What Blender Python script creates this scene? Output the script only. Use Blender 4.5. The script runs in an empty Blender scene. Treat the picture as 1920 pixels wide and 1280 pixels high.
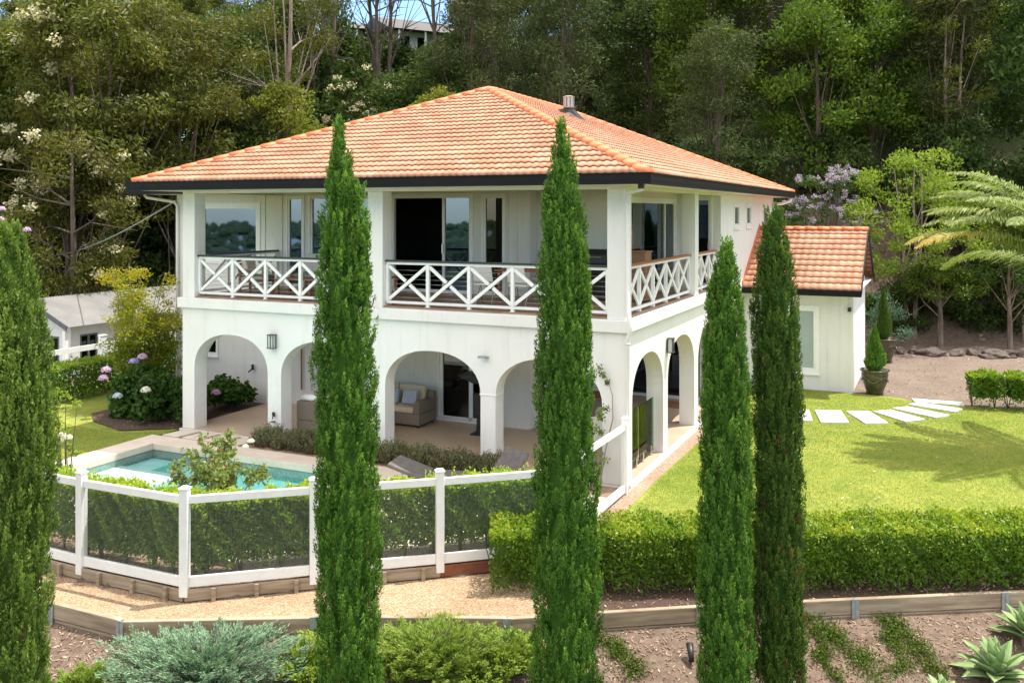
import bpy, bmesh, math, random
import numpy as np
from mathutils import Vector, Matrix
R = math.radians
random.seed(7)
RNG = np.random.default_rng(11)
SC = bpy.context.scene

# ------------------------------------------------------------------ camera, sky, sun, exposure
FPX, CX, HY, CAMZ = 1713.0, 960.0, 397.0, 5.33
cam_data = bpy.data.cameras.new('camera'); cam = bpy.data.objects.new('camera', cam_data)
SC.collection.objects.link(cam); SC.camera = cam
cam.location = (0, 0, CAMZ); cam.rotation_euler = (R(90), 0, 0)
cam_data.sensor_width = 36.0; cam_data.lens = 36.0 * FPX / 1920.0
cam_data.shift_y = -(640 - HY) / 1920.0
cam_data.clip_start = 0.1; cam_data.clip_end = 6000
SUN = Vector((0.345, 0.13, 0.93)).normalized()
world = bpy.data.worlds.new('World'); SC.world = world; world.use_nodes = True
wn = world.node_tree; bg = wn.nodes['Background']
sky = wn.nodes.new('ShaderNodeTexSky'); sky.sky_type = 'NISHITA'; sky.sun_disc = False
sky.sun_elevation = math.asin(SUN.z); sky.sun_rotation = math.atan2(SUN.x, SUN.y)
sky.air_density = 1.0; sky.dust_density = 0.3; sky.ozone_density = 1.2
hs = wn.nodes.new('ShaderNodeHueSaturation'); hs.inputs['Saturation'].default_value = 1.15; hs.inputs['Value'].default_value = 0.72
wt = wn.nodes.new('ShaderNodeMix'); wt.data_type = 'RGBA'; wt.blend_type = 'MULTIPLY'; wt.inputs[0].default_value = 1.0; wt.inputs[7].default_value = (1.03, 1.0, 0.97, 1)
wn.links.new(sky.outputs[0], hs.inputs['Color']); wn.links.new(hs.outputs[0], wt.inputs[6]); 
# white cloud added overhead, out of view, to fill shade; clear blue near horizon
wc = wn.nodes.new('ShaderNodeTexCoord'); wsp = wn.nodes.new('ShaderNodeSeparateXYZ'); wn.links.new(wc.outputs['Generated'], wsp.inputs[0])
wno = wn.nodes.new('ShaderNodeTexNoise'); wno.inputs['Scale'].default_value = 2.6; wno.inputs['Detail'].default_value = 9; wn.links.new(wc.outputs['Generated'], wno.inputs['Vector'])
wr = wn.nodes.new('ShaderNodeMapRange'); wr.interpolation_type = 'SMOOTHSTEP'; wr.inputs[1].default_value = 0.38; wr.inputs[2].default_value = 0.56; wn.links.new(wno.outputs['Fac'], wr.inputs[0])
we = wn.nodes.new('ShaderNodeMapRange'); we.interpolation_type = 'SMOOTHSTEP'; we.inputs[1].default_value = 0.22; we.inputs[2].default_value = 0.50; wn.links.new(wsp.outputs[2], we.inputs[0])
wm = wn.nodes.new('ShaderNodeMath'); wm.operation = 'MULTIPLY'; wn.links.new(wr.outputs[0], wm.inputs[0]); wn.links.new(we.outputs[0], wm.inputs[1])
wx = wn.nodes.new('ShaderNodeMix'); wx.data_type = 'RGBA'; wn.links.new(wm.outputs[0], wx.inputs[0]); wn.links.new(wt.outputs[2], wx.inputs[6]); wx.inputs[7].default_value = (8.4, 7.65, 6.9, 1)
wn.links.new(wx.outputs[2], bg.inputs[0]); bg.inputs[1].default_value = 0.15
sd = bpy.data.lights.new('sun', 'SUN'); sd.energy = 2.7; sd.angle = R(0.55); sd.color = (1.0, 0.95, 0.86)
so = bpy.data.objects.new('sun', sd); SC.collection.objects.link(so); so.location = (20, 10, 60)
so.rotation_euler = SUN.to_track_quat('Z', 'Y').to_euler()
SC.view_settings.view_transform = 'Standard'; SC.view_settings.look = 'None'
SC.view_settings.exposure = 1.45; SC.view_settings.gamma = 1.0
SC.view_settings.use_curve_mapping = False
SC.cycles.max_bounces = 12; SC.cycles.diffuse_bounces = 8; SC.cycles.glossy_bounces = 4
SC.cycles.transparent_max_bounces = 24; SC.cycles.transmission_bounces = 6
SC.cycles.caustics_reflective = False; SC.cycles.caustics_refractive = False
SC.cycles.sample_clamp_indirect = 4.0
SC.cycles.use_denoising = True

# ------------------------------------------------------------------ house frame: x right along the front, y back
ANG = math.atan2(1713, 3670)
OX, OY = (1173 - CX) / FPX * 17.8, 17.8
CA, SA = math.cos(ANG), math.sin(ANG)
def L(x, y, z=0.0):
    return Vector((OX + x * CA + y * SA, OY - x * SA + y * CA, z))
def toL(X, Y):
    dx, dy = X - OX, Y - OY
    return (dx * CA - dy * SA, dx * SA + dy * CA)
def GP(px, py, z=0.0):
    Y = FPX * (CAMZ - z) / (py - HY); return Vector(((px - CX) / FPX * Y, Y, z))
def AT(px, py, Y):
    return Vector(((px - CX) / FPX * Y, Y, CAMZ - (py - HY) / FPX * Y))

# ------------------------------------------------------------------ object helpers
def link(o):
    SC.collection.objects.link(o); return o
def tag(o, label=None, cat=None, group=None, kind=None):
    if label: o['label'] = label
    if cat: o['category'] = cat
    if group: o['group'] = group
    if kind: o['kind'] = kind
    return o
def thing(name, label, cat, loc=(0, 0, 0), rz=0.0, group=None, kind=None):
    o = bpy.data.objects.new(name, None); link(o); o.empty_display_size = 0.2
    o.location = loc; o.rotation_euler = (0, 0, rz)
    return tag(o, label, cat, group, kind)
def dup(root, loc, rz=0.0, scale=None, label=None, group=None):
    r = root.copy(); link(r); r.location = loc; r.rotation_euler = (0, 0, rz)
    if scale is not None: r.scale = scale
    if label: r['label'] = label
    if group: r['group'] = group
    for ch in list(root.children):
        c = ch.copy(); link(c); c.parent = r
        for g in list(ch.children):
            d = g.copy(); link(d); d.parent = c
    return r
class MB:
    def __init__(self): self.v = []; self.f = []; self.t = []
    def add(self, vs, fs, tint=0.5):
        n = len(self.v); self.v += [tuple(p) for p in vs]; self.f += [tuple(i + n for i in f) for f in fs]
        self.t += [tint] * len(vs); return self
    def box(self, x0, x1, y0, y1, z0, z1):
        return self.add([(x0,y0,z0),(x1,y0,z0),(x1,y1,z0),(x0,y1,z0),(x0,y0,z1),(x1,y0,z1),(x1,y1,z1),(x0,y1,z1)],
                        [(0,3,2,1),(4,5,6,7),(0,1,5,4),(1,2,6,5),(2,3,7,6),(3,0,4,7)])
    def cbox(self, c, sx, sy, sz, rz=0.0, rx=0.0, ry=0.0):
        M = Matrix.Rotation(rz, 3, 'Z') @ Matrix.Rotation(ry, 3, 'Y') @ Matrix.Rotation(rx, 3, 'X')
        vs = [Vector(c) + M @ Vector((a*sx/2, b*sy/2, d*sz/2)) for d in (-1, 1) for a, b in ((-1,-1),(1,-1),(1,1),(-1,1))]
        return self.add(vs, [(0,3,2,1),(4,5,6,7),(0,1,5,4),(1,2,6,5),(2,3,7,6),(3,0,4,7)])
    def beam(self, p, q, w, h, up=(0, 0, 1)):
        p, q = Vector(p), Vector(q); d = (q - p).normalized(); u = Vector(up)
        if abs(d.dot(u)) > 0.98: u = Vector((0, 1, 0))
        s = d.cross(u).normalized() * w / 2; t = s.cross(d).normalized() * h / 2
        vs = [p - s - t, p + s - t, p + s + t, p - s + t, q - s - t, q + s - t, q + s + t, q - s + t]
        return self.add(vs, [(0,1,2,3),(7,6,5,4),(0,4,5,1),(1,5,6,2),(2,6,7,3),(3,7,4,0)])
    def tube(self, pts, rad, n=8, caps=True):
        pts = [Vector(p) for p in pts]; k = len(pts)
        if not hasattr(rad, '__len__'): rad = [rad] * k
        prev = None; vs = []; fs = []
        for i, p in enumerate(pts):
            d = (pts[min(i+1, k-1)] - pts[max(i-1, 0)]).normalized()
            if prev is None:
                a = Vector((0, 0, 1)) if abs(d.z) < 0.9 else Vector((1, 0, 0)); s = d.cross(a).normalized()
            else:
                s = (prev - d * prev.dot(d)).normalized()
            prev = s; t = d.cross(s)
            for j in range(n):
                a = 2 * math.pi * j / n; vs.append(p + (s * math.cos(a) + t * math.sin(a)) * rad[i])
        for i in range(k - 1):
            for j in range(n):
                fs.append((i*n+j, i*n+(j+1) % n, (i+1)*n+(j+1) % n, (i+1)*n+j))
        if caps: fs.append(tuple(range(n-1, -1, -1))); fs.append(tuple(range((k-1)*n, k*n)))
        return self.add(vs, fs)
    def lathe(self, prof, c=(0, 0, 0), n=24):
        vs = []; fs = []; k = len(prof)
        for r, z in prof:
            for j in range(n):
                a = 2*math.pi*j/n; vs.append((c[0]+r*math.cos(a), c[1]+r*math.sin(a), c[2]+z))
        for i in range(k-1):
            for j in range(n): fs.append((i*n+j, i*n+(j+1) % n, (i+1)*n+(j+1) % n, (i+1)*n+j))
        fs.append(tuple(range(n-1, -1, -1))); fs.append(tuple(range((k-1)*n, k*n)))
        return self.add(vs, fs)
    def prism(self, poly, f0, f1):
        """poly: 2D points; f0/f1 map (a, b) to 3D for the front and the back outline"""
        n = len(poly); vs = [f0(*p) for p in poly] + [f1(*p) for p in poly]
        fs = [tuple(range(n)), tuple(range(2*n-1, n-1, -1))] + [(i, n+i, n+(i+1) % n, (i+1) % n) for i in range(n)]
        return self.add(vs, fs)
    def build(self, name, mat, parent=None, smooth=False, bevel=0.0, tint=False):
        me = bpy.data.meshes.new(name); me.from_pydata(self.v, [], self.f); me.update()
        bm = bmesh.new(); bm.from_mesh(me); bmesh.ops.recalc_face_normals(bm, faces=bm.faces); bm.to_mesh(me); bm.free()
        if smooth:
            me.polygons.foreach_set('use_smooth', [True] * len(me.polygons))
        if tint:
            at = me.attributes.new('tint', 'FLOAT', 'POINT'); at.data.foreach_set('value', self.t)
        me.materials.append(mat)
        o = bpy.data.objects.new(name, me); link(o)
        if parent is not None: o.parent = parent
        if bevel:
            b = o.modifiers.new('bevel', 'BEVEL'); b.width = bevel; b.segments = 2; b.limit_method = 'ANGLE'; b.angle_limit = R(40)
        return o
def mesh_quads(name, V, mat, parent=None, tint=None, F=None):
    """fast mesh of separate quads: V is (4n,3)"""
    n = len(V) // 4 if F is None else len(F)
    me = bpy.data.meshes.new(name)
    me.vertices.add(len(V)); me.vertices.foreach_set('co', np.asarray(V, dtype=np.float32).ravel())
    idx = np.arange(4 * n, dtype=np.int32) if F is None else np.asarray(F, dtype=np.int32).ravel()
    me.loops.add(4 * n); me.loops.foreach_set('vertex_index', idx)
    me.polygons.add(n); me.polygons.foreach_set('loop_start', np.arange(n, dtype=np.int32) * 4)
    me.update(calc_edges=True)
    if tint is not None:
        at = me.attributes.new('tint', 'FLOAT', 'POINT'); at.data.foreach_set('value', np.asarray(tint, dtype=np.float32))
    me.materials.append(mat)
    o = bpy.data.objects.new(name, me); link(o)
    if parent is not None: o.parent = parent
    return o
def unit(a): return a / np.maximum(np.linalg.norm(a, axis=1, keepdims=True), 1e-9)
def rvec(n): return unit(RNG.normal(size=(n, 3)))
def leaf_quads(C, D, N, ln, wd):
    D = unit(D); S = unit(np.cross(D, N)); n = len(C)
    ln = np.broadcast_to(ln, (n,))[:, None]; wd = np.broadcast_to(wd, (n,))[:, None]
    V = np.empty((n, 4, 3)); V[:, 0] = C - D*ln*0.5; V[:, 1] = C + S*wd*0.5 - D*ln*0.05
    V[:, 2] = C + D*ln*0.5; V[:, 3] = C - S*wd*0.5 - D*ln*0.05
    return V.reshape(-1, 3)
def leaves(name, C, D, N, ln, wd, T, mat, parent=None):
    return mesh_quads(name, leaf_quads(C, D, N, ln, wd), mat, parent, np.repeat(T, 4))

# ------------------------------------------------------------------ materials
def base_mat(name, rough=0.6, metal=0.0, spec=0.5):
    m = bpy.data.materials.new(name); m.use_nodes = True; nt = m.node_tree; b = nt.nodes['Principled BSDF']
    b.inputs['Roughness'].default_value = rough; b.inputs['Metallic'].default_value = metal
    b.inputs['Specular IOR Level'].default_value = spec
    return m, nt, b
def nd(nt, t, **kw):
    n = nt.nodes.new(t)
    for k, v in kw.items(): setattr(n, k, v)
    return n
def ramp(nt, src, stops):
    r = nd(nt, 'ShaderNodeValToRGB'); cr = r.color_ramp
    while len(cr.elements) < len(stops): cr.elements.new(0.5)
    for e, (p, c) in zip(cr.elements, stops): e.position = p; e.color = (*c, 1)
    nt.links.new(src, r.inputs[0]); return r.outputs[0]
def coords(nt, scale=(1, 1, 1), kind='Object'):
    tc = nd(nt, 'ShaderNodeTexCoord'); mp = nd(nt, 'ShaderNodeMapping'); mp.inputs['Scale'].default_value = scale
    nt.links.new(tc.outputs[kind], mp.inputs[0]); return mp.outputs[0]
def noise(nt, vec, scale, detail=5, rough=0.6):
    n = nd(nt, 'ShaderNodeTexNoise'); n.inputs['Scale'].default_value = scale; n.inputs['Detail'].default_value = detail
    n.inputs['Roughness'].default_value = rough; nt.links.new(vec, n.inputs['Vector']); return n.outputs['Fac']
def mixc(nt, fac, a, b, mode='MIX'):
    m = nd(nt, 'ShaderNodeMix', data_type='RGBA', blend_type=mode)
    for s, v in ((m.inputs[0], fac), (m.inputs[6], a), (m.inputs[7], b)):
        if hasattr(v, 'is_output') or hasattr(v, 'links'): nt.links.new(v, s)
        else: s.default_value = v if not isinstance(v, tuple) else (*v, 1)
    return m.outputs[2]
def bump(nt, b, h, strength=0.3, dist=0.02):
    n = nd(nt, 'ShaderNodeBump'); n.inputs['Strength'].default_value = strength; n.inputs['Distance'].default_value = dist
    nt.links.new(h, n.inputs['Height']); nt.links.new(n.outputs[0], b.inputs['Normal'])
def pmat(name, c1, c2, scale=4, rough=0.6, bstr=0.0, bscale=60, bdist=0.01, metal=0.0, spec=0.5, stretch=(1, 1, 1), lo=0.35, hi=0.65):
    m, nt, b = base_mat(name, rough, metal, spec); v = coords(nt, stretch)
    nt.links.new(ramp(nt, noise(nt, v, scale), [(lo, c1), (hi, c2)]), b.inputs['Base Color'])
    if bstr: bump(nt, b, noise(nt, v, bscale, 6), bstr, bdist)
    return m
def leafmat(name, c1, c2, c3=None, transl=0.3, rough=0.5, hue=0.02, val=0.35, spec=0.16):
    m, nt, b = base_mat(name, max(rough, 0.5) if spec < 0.2 else rough, 0, spec)
    a = nd(nt, 'ShaderNodeAttribute', attribute_name='tint')
    st = [(0.0, c1), (1.0, c2)] if c3 is None else [(0.0, c1), (0.6, c2), (1.0, c3)]
    col = ramp(nt, a.outputs['Fac'], st)
    oi = nd(nt, 'ShaderNodeObjectInfo'); h = nd(nt, 'ShaderNodeHueSaturation'); nt.links.new(col, h.inputs['Color'])
    for key, amp, c in (('Hue', hue, 0.5), ('Value', val, 1.0)):
        mr = nd(nt, 'ShaderNodeMapRange'); mr.inputs[3].default_value = c - amp; mr.inputs[4].default_value = c + amp
        nt.links.new(oi.outputs['Random'], mr.inputs[0]); nt.links.new(mr.outputs[0], h.inputs[key])
    nt.links.new(h.outputs[0], b.inputs['Base Color'])
    tr = nd(nt, 'ShaderNodeBsdfTranslucent'); br = nd(nt, 'ShaderNodeMix', data_type='RGBA', blend_type='MULTIPLY')
    br.inputs[0].default_value = 1.0; br.inputs[7].default_value = (1.2, 1.25, 0.6, 1); nt.links.new(h.outputs[0], br.inputs[6])
    nt.links.new(br.outputs[2], tr.inputs[0])
    mx = nd(nt, 'ShaderNodeMixShader'); mx.inputs[0].default_value = transl
    nt.links.new(b.outputs[0], mx.inputs[1]); nt.links.new(tr.outputs[0], mx.inputs[2])
    nt.links.new(mx.outputs[0], nt.nodes['Material Output'].inputs[0]); return m
def glassmat(name, tint=(0.55, 0.6, 0.6), refl=0.25, rcol=(0.85, 0.93, 1.0)):
    m = bpy.data.materials.new(name); m.use_nodes = True; nt = m.node_tree; nt.nodes.remove(nt.nodes['Principled BSDF'])
    t = nd(nt, 'ShaderNodeBsdfTransparent'); t.inputs[0].default_value = (*tint, 1)
    g = nd(nt, 'ShaderNodeBsdfGlossy'); g.inputs['Roughness'].default_value = 0.02; g.inputs[0].default_value = (*rcol, 1)
    fr = nd(nt, 'ShaderNodeFresnel'); fr.inputs[0].default_value = 1.5
    ad = nd(nt, 'ShaderNodeMath', operation='ADD', use_clamp=True); ad.inputs[1].default_value = refl
    nt.links.new(fr.outputs[0], ad.inputs[0]); mx = nd(nt, 'ShaderNodeMixShader')
    nt.links.new(ad.outputs[0], mx.inputs[0]); nt.links.new(t.outputs[0], mx.inputs[1]); nt.links.new(g.outputs[0], mx.inputs[2])
    nt.links.new(mx.outputs[0], nt.nodes['Material Output'].inputs[0]); return m

M = {}
def stucco_mat():
    m, nt, b = base_mat('stucco', 0.8, 0, 0.2); v = coords(nt)
    c = ramp(nt, noise(nt, v, 1.1, 7), [(0.35, (0.715, 0.70, 0.675)), (0.65, (0.755, 0.74, 0.715))])
    streak = ramp(nt, noise(nt, coords(nt, (5.0, 5.0, 0.5)), 1.0, 6, 0.65), [(0.30, (0.90, 0.88, 0.85)), (0.47, (1, 1, 1))])
    nt.links.new(mixc(nt, 0.8, c, streak, 'MULTIPLY'), b.inputs['Base Color']); bump(nt, b, noise(nt, v, 38, 7, 0.7), 0.22, 0.012); return m
M['stucco'] = stucco_mat()
M['ceiling'] = pmat('ceiling', (0.68, 0.66, 0.62), (0.72, 0.70, 0.66), 1.0, 0.8, spec=0.2)
M['white_paint'] = pmat('white_paint', (0.78, 0.78, 0.77), (0.84, 0.84, 0.83), 6, 0.4, 0.05, 30)
M['fascia'] = pmat('fascia', (0.005, 0.005, 0.006), (0.009, 0.008, 0.009), 5, 0.5, metal=0.0, spec=0.2)
M['black'] = pmat('black', (0.012, 0.012, 0.012), (0.022, 0.021, 0.02), 9, 0.45)
M['lantern_metal'] = pmat('lantern_metal', (0.06, 0.065, 0.07), (0.09, 0.09, 0.1), 20, 0.4, metal=0.5)
M['handrail_black'] = pmat('handrail_black', (0.02, 0.021, 0.025), (0.035, 0.035, 0.04), 8, 0.35)
M['hardwood'] = pmat('hardwood', (0.24, 0.085, 0.035), (0.33, 0.13, 0.055), 5, 0.45, 0.1, 30, stretch=(1, 8, 8))
M['teak'] = pmat('teak', (0.22, 0.10, 0.045), (0.33, 0.16, 0.075), 6, 0.5, 0.1, 40, stretch=(2, 6, 6))
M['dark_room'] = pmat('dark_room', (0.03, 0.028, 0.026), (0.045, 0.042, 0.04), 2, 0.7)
M['deck_boards'] = pmat('deck_boards', (0.22, 0.14, 0.09), (0.32, 0.21, 0.14), 3, 0.55, 0.1, 30, stretch=(1, 9, 1))
M['patio_tile'] = pmat('patio_tile', (0.42, 0.31, 0.22), (0.50, 0.38, 0.28), 0.9, 0.38, 0.02, 8)
M['paver'] = pmat('paver', (0.55, 0.46, 0.38), (0.64, 0.55, 0.46), 2.2, 0.7, 0.08, 90, 0.004)
M['white_paver'] = pmat('white_paver', (0.56, 0.54, 0.50), (0.74, 0.72, 0.68), 2.2, 0.7, 0.06, 70, 0.004)
M['wire'] = pmat('wire', (0.4, 0.4, 0.4), (0.55, 0.55, 0.55), 10, 0.3, metal=0.9)
M['steel'] = pmat('steel', (0.55, 0.54, 0.53), (0.68, 0.67, 0.66), 8, 0.25, metal=1.0)
M['flue_steel'] = pmat('flue_steel', (0.42, 0.40, 0.38), (0.55, 0.53, 0.51), 8, 0.42, metal=0.85)
M['frosted'] = pmat('frosted', (0.30, 0.37, 0.37), (0.36, 0.43, 0.42), 1, 0.12, spec=0.6)
M['cushion'] = pmat('cushion', (0.62, 0.58, 0.50), (0.70, 0.66, 0.58), 7, 0.9, 0.05, 200)
M['cream_cushion'] = pmat('cream_cushion', (0.58, 0.48, 0.34), (0.64, 0.55, 0.41), 7, 0.9, 0.05, 200)
M['towel'] = pmat('towel', (0.78, 0.77, 0.75), (0.84, 0.83, 0.81), 20, 0.95, 0.2, 150)
M['lounger_fabric'] = pmat('lounger_fabric', (0.10, 0.09, 0.083), (0.14, 0.127, 0.118), 8, 0.85, 0.05, 200)
M['glass'] = glassmat('glass', (0.35, 0.4, 0.42), 0.36, (0.27, 0.40, 0.66))
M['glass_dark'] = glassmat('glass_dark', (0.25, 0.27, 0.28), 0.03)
M['pool_glass'] = glassmat('pool_glass', (0.86, 0.94, 0.83), 0.0, (0.5, 0.56, 0.48))
M['lantern_glass'] = pmat('lantern_glass', (0.45, 0.48, 0.46), (0.55, 0.57, 0.55), 8, 0.2)
M['shed_wall'] = pmat('shed_wall', (0.60, 0.61, 0.61), (0.68, 0.69, 0.69), 2, 0.6)
M['shed_trim'] = pmat('shed_trim', (0.09, 0.095, 0.11), (0.13, 0.135, 0.15), 5, 0.5)
M['iron_roof'] = pmat('iron_roof', (0.19, 0.187, 0.18), (0.24, 0.235, 0.225), 1.5, 0.4, metal=0.2)
M['glazed_pot'] = pmat('glazed_pot', (0.035, 0.032, 0.016), (0.075, 0.06, 0.03), 5, 0.18, spec=0.7)
M['soil'] = pmat('soil', (0.05, 0.03, 0.02), (0.10, 0.06, 0.04), 30, 0.95, 0.8, 60, 0.03)
M['rock'] = pmat('rock', (0.05, 0.035, 0.027), (0.13, 0.10, 0.08), 4, 0.9, 0.7, 9, 0.06)
M['bark_pale'] = pmat('bark_pale', (0.17, 0.13, 0.10), (0.36, 0.29, 0.23), 2.5, 0.85, 0.3, 15, 0.03, stretch=(2, 2, 0.4))
M['bark_mid'] = pmat('bark_mid', (0.09, 0.065, 0.05), (0.22, 0.17, 0.13), 3, 0.9, 0.4, 14, 0.03, stretch=(2, 2, 0.4))
M['bark_dark'] = pmat('bark_dark', (0.06, 0.045, 0.035), (0.15, 0.11, 0.085), 4, 0.9, 0.5, 14, 0.03, stretch=(2, 2, 0.4))
M['sleeper'] = pmat('sleeper', (0.22, 0.165, 0.11), (0.40, 0.32, 0.225), 2.2, 0.85, 0.35, 30, 0.012, stretch=(0.6, 0.6, 7))
M['galv'] = pmat('galv', (0.30, 0.33, 0.35), (0.42, 0.45, 0.47), 10, 0.5, metal=0.6)
M['rust'] = pmat('rust', (0.16, 0.05, 0.025), (0.24, 0.085, 0.04), 6, 0.85)
def tile_material():
    m, nt, b = base_mat('terracotta_tile', 0.55, 0, 0.35)
    a = nd(nt, 'ShaderNodeAttribute', attribute_name='tint')
    c = ramp(nt, a.outputs['Fac'], [(0.0, (0.54, 0.25, 0.145)), (0.5, (0.60, 0.305, 0.185)), (1.0, (0.65, 0.355, 0.23))])
    v = coords(nt); st = ramp(nt, noise(nt, v, 0.7, 6, 0.65), [(0.40, (0.80, 0.78, 0.76)), (0.62, (1, 1, 1))])
    nt.links.new(mixc(nt, 1.0, c, st, 'MULTIPLY'), b.inputs['Base Color'])
    bump(nt, b, noise(nt, v, 70, 4), 0.1, 0.006); return m
M['tile'] = tile_material()
M['ridge_tile'] = pmat('ridge_tile', (0.56, 0.15, 0.05), (0.64, 0.20, 0.075), 2.5, 0.6, 0.15, 40, 0.01)
M['annex_tile'] = M['tile']
def wicker_mat():
    m, nt, b = base_mat('wicker', 0.6)
    v = coords(nt, (28, 28, 28)); ch = nd(nt, 'ShaderNodeTexChecker'); ch.inputs['Scale'].default_value = 1.0
    ch.inputs[1].default_value = (0.15, 0.12, 0.095, 1); ch.inputs[2].default_value = (0.27, 0.225, 0.185, 1)
    nt.links.new(v, ch.inputs[0]); nt.links.new(ch.outputs[0], b.inputs['Base Color'])
    bump(nt, b, ch.outputs[1], 0.6, 0.01); return m
M['wicker'] = wicker_mat()
def pattern_mat():
    m, nt, b = base_mat('patterned_fabric', 0.9)
    v = coords(nt, (45, 45, 45)); ch = nd(nt, 'ShaderNodeTexChecker'); ch.inputs['Scale'].default_value = 1.0
    ch.inputs[1].default_value = (0.10, 0.16, 0.34, 1); ch.inputs[2].default_value = (0.72, 0.74, 0.76, 1)
    nt.links.new(v, ch.inputs[0]); nt.links.new(ch.outputs[0], b.inputs['Base Color']); return m
M['pattern'] = pattern_mat()
def stripe_mat():
    m, nt, b = base_mat('striped_fabric', 0.9); v = coords(nt)
    w = nd(nt, 'ShaderNodeTexWave'); w.inputs['Scale'].default_value = 3.0; nt.links.new(v, w.inputs[0])
    nt.links.new(ramp(nt, w.outputs['Fac'], [(0.3, (0.17, 0.16, 0.13)), (0.45, (0.5, 0.48, 0.42)), (0.7, (0.22, 0.25, 0.25))]), b.inputs['Base Color']); return m
M['stripe'] = stripe_mat()
def lawn_mat():
    m, nt, b = base_mat('lawn_turf', 0.85, 0, 0.15); v = coords(nt)
    big = ramp(nt, noise(nt, v, 0.35, 4), [(0.35, (0.215, 0.275, 0.045)), (0.65, (0.30, 0.335, 0.075))])
    fine = ramp(nt, noise(nt, v, 9, 7, 0.75), [(0.3, (0.62, 0.66, 0.5)), (0.7, (1.15, 1.12, 1.1))])
    c = mixc(nt, 1.0, big, fine, 'MULTIPLY'); c = mixc(nt, 1.0, c, ramp(nt, noise(nt, v, 1.6, 5, 0.7), [(0.36, (0.78, 0.86, 0.8)), (0.5, (1, 1, 1)), (0.66, (1.16, 1.06, 1.1))]), 'MULTIPLY')
    nt.links.new(c, b.inputs['Base Color']); bump(nt, b, noise(nt, v, 55, 6, 0.8), 0.8, 0.03); return m
M['lawn'] = lawn_mat()
M['grass_blade'] = leafmat('grass_blade', (0.19, 0.26, 0.038), (0.31, 0.35, 0.075), (0.43, 0.41, 0.17), 0.35, 0.6, 0.0, 0.0)
def gravel_mat(name, stops, scale):
    m, nt, b = base_mat(name, 0.9, 0, 0.2); v = coords(nt)
    vo = nd(nt, 'ShaderNodeTexVoronoi'); vo.inputs['Scale'].default_value = scale; nt.links.new(v, vo.inputs['Vector'])
    sx = nd(nt, 'ShaderNodeSeparateColor'); nt.links.new(vo.outputs['Color'], sx.inputs[0])
    c = ramp(nt, sx.outputs[0], stops)
    st = ramp(nt, noise(nt, v, 0.9, 5), [(0.35, (0.82, 0.80, 0.78)), (0.65, (1.05, 1.05, 1.05))])
    nt.links.new(mixc(nt, 1.0, c, st, 'MULTIPLY'), b.inputs['Base Color'])
    inv = nd(nt, 'ShaderNodeMath', operation='SUBTRACT'); inv.inputs[0].default_value = 1.0
    nt.links.new(vo.outputs['Distance'], inv.inputs[1]); bump(nt, b, inv.outputs[0], 0.9, 0.02); return m
M['gravel'] = gravel_mat('tan_gravel', [(0, (0.28, 0.175, 0.095)), (0.4, (0.41, 0.28, 0.165)), (0.75, (0.49, 0.36, 0.235)), (1, (0.62, 0.51, 0.38))], 62)
M['pink_gravel'] = gravel_mat('pink_gravel', [(0, (0.26, 0.16, 0.11)), (0.5, (0.40, 0.26, 0.18)), (1, (0.52, 0.38, 0.29))], 40)
M['mulch'] = gravel_mat('mulch', [(0, (0.10, 0.06, 0.04)), (0.45, (0.19, 0.125, 0.09)), (0.8, (0.27, 0.19, 0.14)), (1, (0.36, 0.28, 0.22))], 26)
M['dirt'] = gravel_mat('driveway_dirt', [(0, (0.14, 0.103, 0.078)), (0.5, (0.19, 0.147, 0.115)), (1, (0.25, 0.20, 0.165))], 34)
def terrain_mat():
    m, nt, b = base_mat('terrain_soil', 0.95, 0, 0.1); v = coords(nt)
    near = ramp(nt, noise(nt, v, 7, 8, 0.75), [(0.3, (0.105, 0.075, 0.055)), (0.55, (0.205, 0.15, 0.115)), (0.72, (0.30, 0.24, 0.19))])
    far = ramp(nt, noise(nt, v, 0.05, 9, 0.7), [(0.35, (0.025, 0.045, 0.014)), (0.6, (0.06, 0.085, 0.025))])
    tc = nd(nt, 'ShaderNodeTexCoord'); sp = nd(nt, 'ShaderNodeSeparateXYZ'); nt.links.new(tc.outputs['Object'], sp.inputs[0])
    mr3 = nd(nt, 'ShaderNodeMapRange'); mr3.inputs[1].default_value = -22; mr3.inputs[2].default_value = -30; nt.links.new(sp.outputs[0], mr3.inputs[0])
    mr = nd(nt, 'ShaderNodeMapRange'); mr.inputs[1].default_value = 4; mr.inputs[2].default_value = -8; nt.links.new(sp.outputs[1], mr.inputs[0])
    mr2 = nd(nt, 'ShaderNodeMapRange'); mr2.inputs[1].default_value = 43; mr2.inputs[2].default_value = 50; nt.links.new(sp.outputs[1], mr2.inputs[0])
    mx = nd(nt, 'ShaderNodeMath', operation='MAXIMUM'); nt.links.new(mr.outputs[0], mx.inputs[0]); nt.links.new(mr2.outputs[0], mx.inputs[1]); mx2 = nd(nt, 'ShaderNodeMath', operation='MAXIMUM'); nt.links.new(mx.outputs[0], mx2.inputs[0]); nt.links.new(mr3.outputs[0], mx2.inputs[1])
    nt.links.new(mixc(nt, mx2.outputs[0], near, far), b.inputs['Base Color'])
    bump(nt, b, noise(nt, v, 22, 8, 0.75), 0.8, 0.05); return m
M['terrain'] = terrain_mat()
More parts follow.
